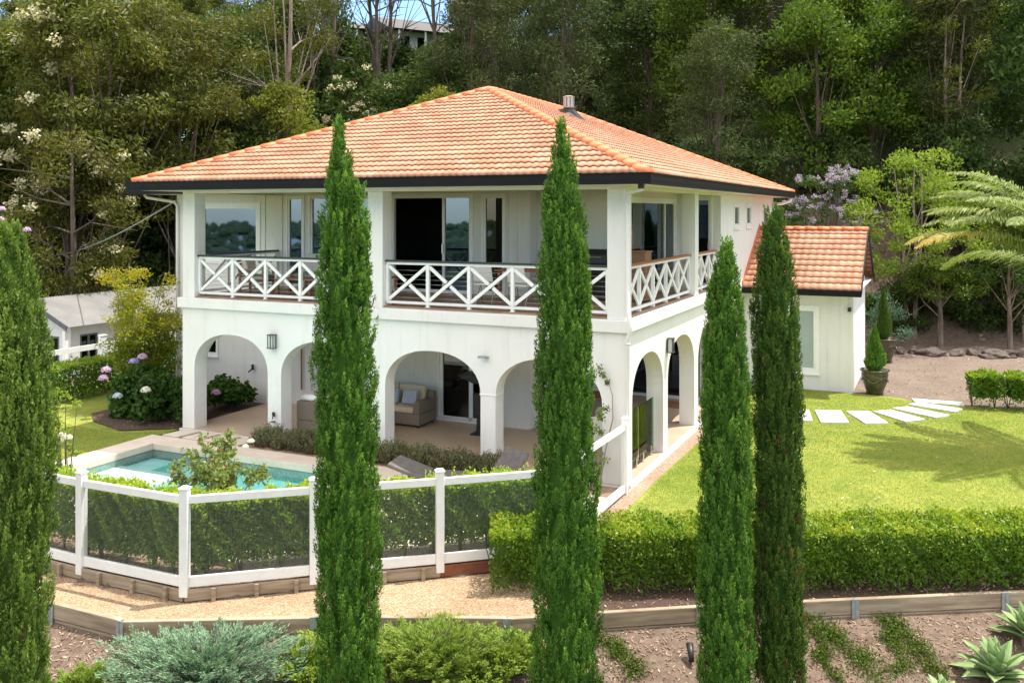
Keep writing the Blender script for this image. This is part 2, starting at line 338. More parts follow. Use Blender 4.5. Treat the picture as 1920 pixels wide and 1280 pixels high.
def mesh_screen():
    m, nt, b = base_mat('mesh_screen', 0.5, 0.2); b.inputs['Base Color'].default_value = (0.20, 0.205, 0.21, 1)
    tc = nd(nt, 'ShaderNodeTexCoord'); sp = nd(nt, 'ShaderNodeSeparateXYZ'); nt.links.new(tc.outputs['Object'], sp.inputs[0])
    ms = []
    for ax in (0, 2):
        mu = nd(nt, 'ShaderNodeMath', operation='MULTIPLY'); mu.inputs[1].default_value = 48.0; nt.links.new(sp.outputs[ax], mu.inputs[0])
        fr = nd(nt, 'ShaderNodeMath', operation='FRACT'); nt.links.new(mu.outputs[0], fr.inputs[0])
        lt = nd(nt, 'ShaderNodeMath', operation='LESS_THAN'); lt.inputs[1].default_value = 0.105; nt.links.new(fr.outputs[0], lt.inputs[0]); ms.append(lt)
    mx = nd(nt, 'ShaderNodeMath', operation='MAXIMUM'); nt.links.new(ms[0].outputs[0], mx.inputs[0]); nt.links.new(ms[1].outputs[0], mx.inputs[1])
    tr = nd(nt, 'ShaderNodeBsdfTransparent'); ms_ = nd(nt, 'ShaderNodeMixShader')
    nt.links.new(mx.outputs[0], ms_.inputs[0]); nt.links.new(tr.outputs[0], ms_.inputs[1]); nt.links.new(b.outputs[0], ms_.inputs[2])
    nt.links.new(ms_.outputs[0], nt.nodes['Material Output'].inputs[0]); return m
M['mesh_screen'] = mesh_screen()
def water_mat():
    m = bpy.data.materials.new('pool_water'); m.use_nodes = True; nt = m.node_tree; nt.nodes.remove(nt.nodes['Principled BSDF'])
    t = nd(nt, 'ShaderNodeBsdfTransparent'); t.inputs[0].default_value = (0.86, 0.985, 0.975, 1)
    g = nd(nt, 'ShaderNodeBsdfGlossy'); g.inputs['Roughness'].default_value = 0.03
    fr = nd(nt, 'ShaderNodeFresnel'); fr.inputs[0].default_value = 1.33
    v = coords(nt); bp = nd(nt, 'ShaderNodeBump'); bp.inputs['Strength'].default_value = 0.25; bp.inputs['Distance'].default_value = 0.05
    nt.links.new(noise(nt, v, 4.5, 3), bp.inputs['Height'])
    nt.links.new(bp.outputs[0], g.inputs['Normal']); nt.links.new(bp.outputs[0], fr.inputs['Normal'])
    mx = nd(nt, 'ShaderNodeMixShader'); nt.links.new(fr.outputs[0], mx.inputs[0]); nt.links.new(t.outputs[0], mx.inputs[1]); nt.links.new(g.outputs[0], mx.inputs[2])
    nt.links.new(mx.outputs[0], nt.nodes['Material Output'].inputs[0]); return m
M['water'] = water_mat()
M['pool_shell'] = pmat('pool_shell', (0.50, 0.88, 0.86), (0.57, 0.92, 0.90), 3, 0.4, 0.0)
M['pool_ledge'] = pmat('pool_ledge', (0.66, 0.80, 0.78), (0.74, 0.86, 0.84), 3, 0.4, 0.0)
M['pool_band'] = pmat('pool_band', (0.10, 0.22, 0.22), (0.22, 0.36, 0.34), 16, 0.25, 0.0)
# foliage colours
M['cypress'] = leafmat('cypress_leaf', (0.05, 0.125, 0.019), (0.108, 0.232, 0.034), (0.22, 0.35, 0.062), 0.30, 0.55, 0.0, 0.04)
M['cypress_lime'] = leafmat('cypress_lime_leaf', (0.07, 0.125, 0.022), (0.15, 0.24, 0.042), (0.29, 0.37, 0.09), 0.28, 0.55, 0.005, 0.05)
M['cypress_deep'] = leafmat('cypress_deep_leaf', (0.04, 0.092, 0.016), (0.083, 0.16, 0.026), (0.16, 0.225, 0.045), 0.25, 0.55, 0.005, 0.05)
M['gum_leaf'] = leafmat('gum_leaf', (0.065, 0.085, 0.017), (0.13, 0.145, 0.028), (0.23, 0.215, 0.04), 0.35, 0.45, 0.015, 0.3)
M['broad_leaf'] = leafmat('broad_leaf', (0.030, 0.056, 0.014), (0.060, 0.094, 0.021), (0.11, 0.142, 0.030), 0.35, 0.5, 0.02, 0.35)
M['feather_leaf'] = leafmat('feather_leaf', (0.040, 0.058, 0.021), (0.072, 0.090, 0.031), (0.115, 0.13, 0.044), 0.3, 0.6, 0.015, 0.3)
M['bright_leaf'] = leafmat('bright_leaf', (0.05, 0.09, 0.012), (0.095, 0.145, 0.018), (0.17, 0.205, 0.03), 0.4, 0.5, 0.01, 0.15)
M['yellow_leaf'] = leafmat('yellow_leaf', (0.10, 0.13, 0.018), (0.19, 0.20, 0.03), (0.33, 0.29, 0.05), 0.4, 0.5, 0.005, 0.08)
M['lime_leaf'] = leafmat('lime_leaf', (0.13, 0.20, 0.025), (0.22, 0.29, 0.045), (0.33, 0.36, 0.08), 0.45, 0.5, 0.005, 0.08)
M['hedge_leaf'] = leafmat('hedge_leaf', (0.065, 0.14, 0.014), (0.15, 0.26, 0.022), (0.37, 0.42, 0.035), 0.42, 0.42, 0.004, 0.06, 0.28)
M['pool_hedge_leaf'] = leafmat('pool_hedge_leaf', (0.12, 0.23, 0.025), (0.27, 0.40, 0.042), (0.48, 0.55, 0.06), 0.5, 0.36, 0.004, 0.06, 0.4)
M['rosemary_leaf'] = leafmat('rosemary_leaf', (0.12, 0.105, 0.07), (0.16, 0.165, 0.085), (0.22, 0.25, 0.11), 0.2, 0.7, 0.01, 0.12)
M['juniper_blue'] = leafmat('juniper_blue', (0.10, 0.19, 0.115), (0.18, 0.305, 0.185), (0.30, 0.43, 0.27), 0.2, 0.6, 0.0, 0.0)
M['juniper_green'] = leafmat('juniper_green', (0.10, 0.19, 0.025), (0.19, 0.29, 0.045), (0.30, 0.36, 0.07), 0.3, 0.6, 0.0, 0.05)
M['hydrangea_leaf'] = leafmat('hydrangea_leaf', (0.025, 0.06, 0.012), (0.05, 0.11, 0.017), (0.09, 0.16, 0.025), 0.3, 0.4, 0.005, 0.08)
M['maple_leaf'] = leafmat('golden_leaf', (0.16, 0.215, 0.02), (0.33, 0.34, 0.032), (0.62, 0.33, 0.05), 0.45, 0.5, 0.0, 0.0)
M['rose_leaf'] = leafmat('rose_leaf', (0.11, 0.17, 0.045), (0.23, 0.275, 0.085), (0.36, 0.17, 0.10), 0.35, 0.4, 0.0, 0.0)
M['palm_leaf'] = leafmat('palm_leaf', (0.17, 0.23, 0.075), (0.29, 0.34, 0.13), (0.52, 0.36, 0.10), 0.35, 0.35, 0.0, 0.0)
M['agave'] = pmat('agave_leaf', (0.15, 0.25, 0.085), (0.29, 0.38, 0.16), 3, 0.45, 0.0, spec=0.4)
M['cream_flower'] = leafmat('cream_flower', (0.50, 0.46, 0.28), (0.64, 0.60, 0.42), None, 0.2, 0.8, 0.0, 0.0)
M['purple_flower'] = leafmat('purple_flower', (0.33, 0.25, 0.40), (0.52, 0.45, 0.60), (0.70, 0.65, 0.73), 0.25, 0.8, 0.0, 0.0)
M['lilac'] = leafmat('lilac_petal', (0.30, 0.24, 0.62), (0.48, 0.40, 0.74), None, 0.25, 0.8, 0.0, 0.0)
M['pink'] = leafmat('pink_petal', (0.50, 0.32, 0.56), (0.68, 0.48, 0.68), None, 0.25, 0.8, 0.0, 0.0)
M['paleblue'] = leafmat('pale_blue_petal', (0.42, 0.50, 0.70), (0.70, 0.74, 0.80), None, 0.25, 0.8, 0.0, 0.0)
M['white_petal'] = leafmat('white_petal', (0.70, 0.66, 0.60), (0.82, 0.79, 0.74), None, 0.25, 0.8, 0.0, 0.0)
M['litter'] = leafmat('dry_leaf', (0.20, 0.12, 0.075), (0.36, 0.25, 0.17), (0.55, 0.45, 0.36), 0.1, 0.8, 0.0, 0.0)
# ------------------------------------------------------------------ terrain and ground sheets
RW = [(-60, 30), (-30, 20), (-8.0, 13.85), (-6.57, 13.1), (-5.35, 12.55), (-2.74, 12.67), (-0.07, 12.62), (2.66, 13.01), (7.25, 13.49), (14, 14.0), (60, 17)]
YF = [(-60, 34), (-30, 25), (-9.3, 15.3), (-6.63, 14.03), (-4.74, 13.2), (-2.97, 13.66), (-1.12, 14.1), (0.5, 14.4), (30, 14.9), (60, 17.2)]
def pl(tab, x): return np.interp(x, [a for a, _ in tab], [b for _, b in tab])
def sstep(t): t = np.clip(t, 0, 1); return t*t*(3-2*t)
def height(X, Y):
    X = np.asarray(X, float); Y = np.asarray(Y, float)
    yr, yf = pl(RW, X) + 0.24, pl(YF, X)
    z = np.where(Y < yr, -0.45 - 0.28*np.clip(yr - Y, 0, 3) - 0.5*np.clip(yr - Y - 3, 0, 34), np.where(Y < yf, -0.38, -0.19))
    z = np.where(Y < -40, -17 + 4*np.sin(X*0.013 + 1)*np.sin(Y*0.011), z)
    z = np.where(Y > yf, z - 0.75*sstep((-X - 14.5)/4)*sstep((Y - 22)/5), z)
    yb = 44 - 6.7*sstep((X - 3)/6) + 3*sstep((-X - 8)/10)
    k = 1 - 0.42*sstep((-X - 17)/14) + 0.10*sstep((X - 6)/20)
    d = Y - yb
    hill = k*(4.6*sstep(d/6.0) + 0.46*np.clip(d - 4, 0, 38) + 0.12*np.clip(d - 42, 0, 60))
    z = z + np.where(d > 0, hill + 0.25*np.sin(X*0.7)*np.sin(Y*0.55)*sstep(d/6), 0)
    z = z - 15*sstep((-X - 24)/90)*sstep((60 - Y)/25)*(Y > -80)
    z = z - 95*sstep((np.hypot(X, Y) - 150)/1800)*(((Y < 60) & (X < -24)) | (Y < -40))
    dx, dy = X - OX, Y - OY
    lx, ly = dx*CA - dy*SA, dx*SA + dy*CA
    z = np.where((lx > -11.15) & (lx < -4.8) & (ly > -5.0) & (ly < -1.25), -2.3, z)
    z = np.where((lx > -15.3) & (lx < 0.15) & (ly > 0.1) & (ly < 17.6), np.minimum(z, -0.5), z)
    return z
def hz(x, y): return float(height(x, y))
xs = np.concatenate([[-7000, -4500, -2500, -1500], np.linspace(-900, -70, 14), np.arange(-60, -17, 2.0), np.arange(-17, 20, 0.25), np.arange(20, 62, 2.0), np.linspace(70, 900, 14), [1500, 2500, 4500, 7000]])
ys = np.concatenate([[-7000, -4500, -2500, -1500], np.linspace(-900, -90, 16), np.arange(-80, 8, 4.0), np.arange(8, 22, 0.2), np.arange(22, 48, 0.6), np.arange(48, 100, 2.0), np.linspace(110, 900, 12), [1500, 2500, 4500, 7000]])
GX, GY = np.meshgrid(xs, ys); GZ = height(GX, GY)
V = np.stack([GX.ravel(), GY.ravel(), GZ.ravel()], 1); nx, ny = len(xs), len(ys)
ii = (np.arange(ny-1)[:, None]*nx + np.arange(nx-1)[None]).ravel()
tag(mesh_quads('terrain', V, M['terrain'], None, None, np.stack([ii, ii+1, ii+nx+1, ii+nx], 1)), kind='structure')
def sheet(name, pts, z, mat, local=False, kind='structure', thick=0.0):
    mb = MB(); P = [(L(x, y, z) if local else Vector((x, y, z))) for x, y in pts]
    if thick:
        n = len(P); mb.add(P + [p - Vector((0, 0, thick)) for p in P], [tuple(range(n)), tuple(range(2*n-1, n-1, -1))] + [(i, n+i, n+(i+1) % n, (i+1) % n) for i in range(n)])
    else: mb.add(P, [tuple(range(len(P)))])
    o = mb.build(name, mat); return tag(o, kind=kind) if kind else o
lawn_pts = [(0.95, 14.42), (25, 14.75), (25, 24.3), (13.0, 25.25), (12.75, 25.5), (11.55, 26.05), (11.35, 26.65), (10.9, 27.0), (10.25, 27.35)]
lw = [L(0.36, 12.1), L(0.36, 9), L(0.40, 5), L(0.34, 1), L(0.38, -1.6), L(0.55, -3.3)]
sheet('lawn', lawn_pts + [(p.x, p.y) for p in lw], -0.10, M['lawn'])
sheet('lawn', [(-19, -7.6), (-11.62, -7.6), (-11.62, -0.05), (-11.5, 1.6), (-12.2, 3.2), (-17.0, 4.2), (-19, 4)], -0.085, M['lawn'], True)
sheet('driveway', [(6, 22), (40, 21), (40, 38.2), (14, 37.9), (6, 38)], -0.13, M['dirt'])
gp = [(x, y + 0.02) for x, y in RW if -9 < x < 1] + [(0.9, 12.72), (0.75, 14.3)] + [(x, y) for x, y in reversed(YF) if -10 < x < 0.6]
sheet('gravel_path', gp, -0.30, M['gravel'])
sheet('hedge_bed', [(0.6, 12.75), (2.66, 13.06), (7.25, 13.54), (14, 14.05), (25, 15), (25, 14.9), (7.2, 14.6), (0.6, 14.45)], -0.335, M['soil'])
sheet('gravel_strip', [(0.0, -3.7), (0.5, -3.7), (0.46, 12.15), (0.0, 12.15)], -0.135, M['pink_gravel'], True)
sheet('garden_bed', [(-10.5, -7.08), (-4.35, -7.08), (-0.02, -3.52), (-0.1, -2.9), (-4.0, -6.2), (-10.5, -6.2)], -0.12, M['mulch'], True)
sheet('garden_bed', [(-15.05, 0.35), (-14.2, -0.3), (-12.8, -0.72), (-11.6, 0.1), (-11.35, 0.6), (-11.35, 3.3), (-14.9, 3.3)], -0.06, M['soil'], True)
sheet('planting_strip', [(-8.95, -0.79), (-0.1, -0.79), (-0.1, -0.06), (-8.75, -0.06)], -0.045, M['pink_gravel'], True)
mb = MB()
for poly in ([(-11.62, -0.8), (0, -0.8), (0, -1.42), (-11.62, -1.42)], [(-11.62, -1.42), (-10.95, -1.42), (-10.95, -7.05), (-11.62, -7.05)],
             [(-5.0, -1.42), (0, -1.42), (0, -2.9), (-4.1, -6.2), (-5.0, -6.2)], [(-10.95, -4.8), (-5.0, -4.8), (-5.0, -6.2), (-10.95, -6.2)]):
    mb.prism(poly, lambda a, b: L(a, b, -0.02), lambda a, b: L(a, b, -0.17))
tag(mb.build('pool_deck', M['paver'], bevel=0.012), kind='structure')
sheet('step_bed', [(-11.6, -0.79), (-8.97, -0.79), (-8.8, -0.06), (-11.4, -0.06)], -0.055, M['soil'], True)
where = ['nearest the lawn corner', 'second from the lawn corner', 'third from the lawn corner', 'beside the rosemary hedge']
for i in range(4):
    x = -11.30 + i*0.62
    mb = MB(); mb.prism([(x-0.06, -0.74), (x+0.42, -0.74), (x+0.52, -0.10), (x+0.04, -0.10)], lambda a, b: L(a, b, -0.012), lambda a, b: L(a, b, -0.07))
    tag(mb.build('paving_slab', M['paver'], bevel=0.008), f'beige paving slab between pool coping and arcade, {where[i]}', 'paving slab', 'paving slabs by the arcade')
# white stepping stones across the lawn
quads = [[(7.2, 24.89), (8.09, 24.89), (7.77, 23.62), (6.9, 23.6)], [(8.25, 24.89), (8.93, 24.8), (8.63, 23.4), (7.93, 23.45)],
         [(9.05, 24.74), (9.67, 24.74), (9.62, 23.35), (9.02, 23.35)], [(9.78, 24.74), (10.34, 24.9), (10.75, 23.75), (10.13, 23.51)],
         [(10.47, 25.12), (10.97, 25.30), (11.62, 24.25), (11.12, 23.96)], [(11.12, 25.62), (11.5, 25.88), (12.33, 25.0), (11.95, 24.66)],
         [(11.55, 26.40), (12.75, 25.87), (12.62, 25.48), (11.45, 25.98)]]
wl = ['half hidden behind the dark cypress', 'second out from the dark cypress', 'third out from the dark cypress', 'middle of the curve, slightly stained grey', 'third from the brown driveway', 'second from the brown driveway', 'long narrow one edging the brown driveway']
for i, q in enumerate(quads):
    o = sheet('stepping_stone', q, -0.055, M['white_paver'], thick=0.05, kind=None)
    tag(o, f'white rectangular stepping stone set in lawn, {wl[i]}', 'stepping stone', 'stepping stones across the lawn')

# ------------------------------------------------------------------ the villa
villa = thing('villa', 'white two storey villa with arched arcade, crossed balcony railings and orange tiled roof', 'house', L(0, 0, 0), -ANG)
def bx(mb, ax, base, a0, a1, z0, z1, d0, d1):
    return mb.box(a0, a1, base-d1, base-d0, z0, z1) if ax == 'y' else mb.box(base+d0, base+d1, a0, a1, z0, z1)
def wallr(mb, ax, base, th, a0, a1, z0, z1, ops=()):
    cuts = sorted({a0, a1, *[o[0] for o in ops], *[o[1] for o in ops]})
    for c0, c1 in zip(cuts, cuts[1:]):
        m = (c0+c1)/2; zz = z0
        for o in sorted([o for o in ops if o[0] < m < o[1]], key=lambda o: o[2]):
            if o[2] > zz + 1e-4: bx(mb, ax, base, c0, c1, zz, o[2], -th, 0)
            zz = o[3]
        if z1 > zz + 1e-4: bx(mb, ax, base, c0, c1, zz, z1, -th, 0)
def opening(name, ax, base, a0, a1, z0, z1, parent, fmat=None, pmat_=None, fw=0.05, trim=0.0, mull=(), panes=None, sill=False, depth=0.08):
    """frame mesh with panes as children; mull = positions of upright members"""
    fmat = fmat or M['white_paint']; mb = MB()
    for b0, b1, c0, c1 in ((a0, a0+fw, z0, z1), (a1-fw, a1, z0, z1), (a0+fw, a1-fw, z1-fw, z1), (a0+fw, a1-fw, z0, z0+fw)):
        bx(mb, ax, base, b0, b1, c0, c1, -depth, 0.003)
    for m in mull: bx(mb, ax, base, m-fw*0.6, m+fw*0.6, z0+fw, z1-fw, -depth+0.004, 0.0)
    if trim:
        for b0, b1, c0, c1 in ((a0-trim, a0-0.002, z0-trim, z1+trim), (a1+0.002, a1+trim, z0-trim, z1+trim), (a0-0.002, a1+0.002, z1+0.002, z1+trim), (a0-0.002, a1+0.002, z0-trim, z0-0.002)):
            bx(mb, ax, base, b0, b1, c0, c1, 0.001, 0.028)
    if sill: bx(mb, ax, base, a0-trim-0.02, a1+trim+0.02, z0-trim-0.04, z0-trim-0.001, 0.001, 0.06)
    f = mb.build(name, fmat, parent)
    edges = [a0+fw, *[v for m in mull for v in (m-fw*0.6, m+fw*0.6)], a1-fw]
    for i in range(0, len(edges), 2):
        if panes is not None and not panes[i//2]: continue
        p = MB(); bx(p, ax, base, edges[i], edges[i+1], z0+fw, z1-fw, -depth*0.6, -depth*0.6+0.012)
        p.build('pane', pmat_ or M['glass'], f)
    return f
def arch_pts(a0, a1, sp, ap, n=20):
    c, h = (a0+a1)/2, (a1-a0)/2; out = []
    for i in range(n+1):
        t = math.pi*i/n; ct, st = math.cos(t), math.sin(t)
        out.append((c + h*math.copysign(abs(ct)**0.92, ct), sp + (ap-sp)*abs(st)**0.92))
    return out
def arcade(mb, a0, a1, ztop, arches, f0, f1):
    poly = [(a0, 0.0), (a0, ztop), (a1, ztop), (a1, 0.0)]
    for x0, x1, sp, ap in sorted(arches, reverse=True):
        poly += [(x1, 0.0)] + arch_pts(x0, x1, sp, ap) + [(x0, 0.0)]
    mb.prism(poly, f0, f1)
Z1, ZD, ZC = 2.97, 3.25, 5.86
mb = MB()
arcade(mb, -11.45, 0.0, Z1, [(-11.07, -8.79, 1.5, 2.37), (-8.40, -6.0, 1.5, 2.36), (-5.53, -3.17, 1.5, 2.34), (-2.82, -0.48, 1.5, 2.34)],
       lambda a, z: (a, 0.0, z), lambda a, z: (a, 0.38, z))
mb.build('front_arcade', M['stucco'], villa)
mb = MB()
arcade(mb, 0.382, 8.6, Z1, [(0.42, 2.68, 1.5, 2.38), (3.06, 5.53, 1.5, 2.41), (5.93, 8.4, 1.5, 2.42)], lambda a, z: (0.0, a, z), lambda a, z: (-0.38, a, z))
mb.build('side_arcade', M['stucco'], villa)
mb = MB()
arcade(mb, 0.382, 3.4, Z1, [(0.42, 3.1, 1.5, 2.37)], lambda a, z: (-11.45, a, z), lambda a, z: (-11.07, a, z))
mb.build('end_arcade', M['stucco'], villa)
mb = MB(); mb.box(-3.19, -2.80, -0.012, 0.392, 1.49, 1.525); mb.build('column_capital', M['stucco'], villa, bevel=0.006)
# slabs
mb = MB(); mb.box(-11.45, 0.0, -0.04, 8.6, -0.3, 0.0); mb.build('patio_floor', M['patio_tile'], villa)
mb = MB(); mb.box(-0.005, 0.05, -0.05, 12.15, -0.3, -0.012); mb.box(-11.5, 0.05, -0.058, -0.042, -0.3, -0.012); mb.build('slab_edge', M['stucco'], villa)
mb = MB(); mb.box(-11.06, -0.39, 0.39, 3.395, Z1-0.03, Z1-0.002); mb.box(-3.39, -0.39, 3.4, 8.59, Z1-0.03, Z1-0.002); mb.build('arcade_ceiling', M['ceiling'], villa)
mb = MB(); mb.box(-11.40, -0.05, 0.05, 3.398, Z1+0.001, ZD); mb.box(-1.40, -0.05, 3.402, 8.6, Z1+0.001, ZD-0.003); mb.box(-3.54, -1.402, 3.402, 3.8, Z1+0.001, ZD-0.004)
mb.build('balcony_deck', M['deck_boards'], villa)
mb = MB(); mb.box(-11.55, 0.09, -0.09, 0.049, Z1+0.001, 3.215); mb.box(-0.049, 0.09, 0.05, 9.0, Z1+0.001, 3.213); mb.box(-11.55, -11.402, 0.05, 3.398, Z1+0.001, 3.213)
mb.build('ledge', M['stucco'], villa, bevel=0.015)
# upper columns and beam
for (x0, x1, y0, y1) in ((-11.45, -11.07, 0, .38), (-5.99, -5.60, 0, .38), (-0.38, 0, 0, .38), (-0.34, 0, 5.62, 5.98)):
    MB().box(x0, x1, y0+0.004, y1, 3.216, 5.78).build('balcony_column', M['stucco'], villa, bevel=0.008)
mb = MB(); mb.box(-11.45, 0, 0.002, 0.36, 5.781, 5.85); mb.box(-0.36, 0, 0.362, 8.59, 5.781, 5.85); mb.box(-11.45, -11.09, 0.362, 3.39, 5.781, 5.85)
mb.build('veranda_beam', M['ceiling'], villa)
# walls
opsU = [(-14.05, -12.02, 3.95, 5.47), (-10.93, -10.42, 3.27, 5.72), (-10.16, -7.9, 3.27, 5.74), (-7.52, -5.17, 3.27, 5.74), (-4.81, -4.25, 3.3, 5.72)]
mb = MB(); wallr(mb, 'y', 3.4, 0.2, -15.06, -3.54, ZD-0.28, 5.849, opsU); mb.build('upper_front_wall', M['stucco'], villa)
mb = MB(); wallr(mb, 'y', 3.802, 0.2, -3.73, -1.25, ZD-0.28, 5.849, [(-3.30, -2.70, 4.45, 5.6)]); mb.box(-3.74, -3.541, 3.6, 3.80, ZD-0.28, 5.849)
wallr(mb, 'x', -1.25, 0.2, 4.004, 8.6, ZD-0.28, 5.849, [(4.2, 8.35, 3.27, 5.62)])
wallr(mb, 'y', 8.602, 0.2, -1.449, -0.001, ZD-0.28, 5.849, [(-0.80, -0.30, 3.27, 5.7)])
mb.build('side_balcony_wall', M['stucco'], villa)
mb = MB(); wallr(mb, 'x', 0.0, 0.2, 8.804, 17.4, -0.2, 5.849, [(10.45, 11.2, 4.92, 5.5), (12.35, 13.1, 4.92, 5.5), (15.4, 16.2, 4.92, 5.5)])
mb.box(-15.06, 0.0, 17.401, 17.6, -0.2, 5.849); mb.box(-15.06, -14.86, 3.601, 17.4, -0.2, 5.849); mb.build('side_wall', M['stucco'], villa)
mb = MB(); wallr(mb, 'y', 3.401, 0.2, -15.06, -3.54, -0.2, ZD-0.281, [(-14.6, -13.5, 1.18, 2.1), (-6.08, -4.3, 0.03, 2.2)])
wallr(mb, 'x', -3.54, 0.2, 3.602, 8.6, -0.2, ZD-0.281, [(4.6, 7.4, 0.03, 2.2)]); wallr(mb, 'y', 8.603, 0.2, -3.739, -0.39, -0.2, ZD-0.281, [(-3.3, -0.6, 0.08, 2.3)])
mb.build('patio_wall', M['stucco'], villa)
# rooms seen through the glass
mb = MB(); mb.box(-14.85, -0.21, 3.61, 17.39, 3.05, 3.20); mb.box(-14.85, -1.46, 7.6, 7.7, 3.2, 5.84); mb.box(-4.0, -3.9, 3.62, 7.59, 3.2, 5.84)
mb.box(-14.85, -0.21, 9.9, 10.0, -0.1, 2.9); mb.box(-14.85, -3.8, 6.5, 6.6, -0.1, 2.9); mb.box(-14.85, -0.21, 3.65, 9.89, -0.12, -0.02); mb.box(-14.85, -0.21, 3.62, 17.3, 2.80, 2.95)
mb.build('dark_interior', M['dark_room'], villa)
# windows and doors of the upper floor
opening('picture_window', 'y', 3.4, -14.05, -12.02, 3.95, 5.47, villa, trim=0.12, fw=0.05)
opening('sidelight', 'y', 3.4, -10.93, -10.42, 3.27, 5.72, villa, fw=0.05, trim=0.06)
opening('sliding_door', 'y', 3.4, -10.16, -7.9, 3.27, 5.74, villa, fw=0.06, trim=0.06, mull=(-9.1,))
f = opening('sliding_door', 'y', 3.4, -7.52, -5.17, 3.27, 5.74, villa, fw=0.06, trim=0.06, mull=(-5.97,), panes=(False, True))
MB().box(-6.0, -5.97, 3.36, 3.396, 4.25, 4.5).build('handle', M['steel'], f)
mb = MB()
for i in range(7): mb.tube([(-5.33+0.02*i, 3.50+0.02*(i % 2), 3.3), (-5.33+0.02*i, 3.50+0.02*(i % 2), 5.66)], 0.016, 6)
mb.build('curtain', M['towel'], villa)
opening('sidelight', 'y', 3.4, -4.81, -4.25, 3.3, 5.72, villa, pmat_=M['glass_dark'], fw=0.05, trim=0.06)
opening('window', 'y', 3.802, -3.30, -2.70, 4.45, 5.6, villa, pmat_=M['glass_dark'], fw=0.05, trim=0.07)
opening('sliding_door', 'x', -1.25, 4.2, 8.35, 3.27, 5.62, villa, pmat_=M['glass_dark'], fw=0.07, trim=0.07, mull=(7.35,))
f = opening('balcony_door', 'y', 8.602, -0.80, -0.30, 3.27, 5.7, villa, pmat_=M['glass'], fw=0.05, trim=0.06)
MB().box(-0.36, -0.33, 8.55, 8.598, 4.25, 4.45).build('handle', M['steel'], f)
for a0, a1 in ((10.45, 11.2), (12.35, 13.1), (15.4, 16.2)):
    opening('window', 'x', 0.0, a0, a1, 4.92, 5.5, villa, pmat_=M['glass_dark'], fw=0.045, trim=0.09, sill=True)
for s, w in ((3.9, 0.02), (4.15, 0.02), (11.15, 0.03), (11.75, 0.03), (3.57, 0.03)): MB().box(-s-w, -s+w, 3.372, 3.399, 3.25, 5.84).build('wall_batten', M['stucco'], villa)
for i in range(9): MB().box(-3.1+i*0.21, -3.09+i*0.21, 3.79, 3.801, 3.25, 4.3 if i < 2 else 5.84).build('wall_batten', M['stucco'], villa)
# ground floor openings
opening('window', 'y', 3.401, -14.6, -13.5, 1.18, 2.1, villa, pmat_=M['glass_dark'], fw=0.05, sill=True, trim=0.05)
f = opening('french_door', 'y', 3.401, -6.08, -4.3, 0.03, 2.2, villa, pmat_=M['glass_dark'], fw=0.09, trim=0.05, mull=(-5.18, ))
mb = MB(); mb.box(-5.40, -5.24, 3.33, 3.36, 1.12, 1.15); mb.box(-5.27, -5.24, 3.34, 3.398, 1.10, 1.17); mb.box(-5.21, -5.15, 3.34, 3.398, 0.06, 0.14); mb.build('handle', M['steel'], f)
opening('glass_door', 'y', 8.603, -3.3, -0.6, 0.08, 2.3, villa, fmat=M['black'], pmat_=M['glass_dark'], fw=0.06, mull=(-1.9,))
opening('glass_door', 'x', -3.54, 4.6, 7.4, 0.03, 2.2, villa, pmat_=M['glass_dark'], fw=0.06, mull=(6.0,))
mb = MB()
mb.box(-10.98, -3.56, 3.375, 3.399, 0.0, 0.10); mb.box(-3.3, -0.5, 8.56, 8.60, 0.0, 0.075); mb.build('skirting', M['stucco'], villa)
# lanterns, taps and small fittings
def lantern(ax, base, a, z):
    mb = MB()
    bx(mb, ax, base, a-0.06, a+0.06, z-0.13, z+0.13, 0.001, 0.02)
    for d in (-0.085, 0.073): bx(mb, ax, base, a+d, a+d+0.012, z-0.15, z+0.15, 0.03, 0.045); bx(mb, ax, base, a+d, a+d+0.012, z-0.15, z+0.15, 0.135, 0.15)
    bx(mb, ax, base, a-0.006, a+0.006, z-0.15, z+0.15, 0.138, 0.151)
    for q in (z-0.165, z+0.151): bx(mb, ax, base, a-0.095, a+0.095, q, q+0.014, 0.02, 0.16)
    f = mb.build('wall_lantern', M['lantern_metal'], villa)
    g = MB(); bx(g, ax, base, a-0.07, a+0.07, z-0.149, z+0.149, 0.04, 0.134); g.build('glass', M['lantern_glass'], f)
lantern('y', 0.0, -8.60, 2.30); lantern('x', 0.0, 3.0, 2.34)
mb = MB(); mb.cbox((-3.02, -0.06, 2.30), 0.10, 0.10, 0.03); mb.cbox((-3.07, -0.13, 2.315), 0.17, 0.09, 0.045, rz=0.3); mb.build('floodlight', M['galv'], villa)
mb = MB(); mb.tube([(-8.58, 0.0, 0.55), (-8.58, -0.07, 0.55), (-8.58, -0.09, 0.49)], 0.014); mb.cbox((-8.58, -0.05, 0.60), 0.07, 0.02, 0.09); mb.lathe([(0.06, 0), (0.065, 0.01), (0.03, 0.014)], (-8.58, -0.07, 0.42), 12); mb.build('garden_tap', M['black'], villa)
mb = MB(); mb.tube([(-12.15, 3.40, 0.85), (-12.15, 3.30, 0.86), (-12.22, 3.26, 0.78)], 0.02); mb.cbox((-12.12, 3.32, 0.93), 0.05, 0.05, 0.14); mb.build('garden_tap', M['black'], villa)
mb = MB(); mb.tube([(-10.43, 3.35, 0.42), (-10.43, 3.35, 2.9)], 0.022); mb.build('waste_pipe', M['teak'], villa)
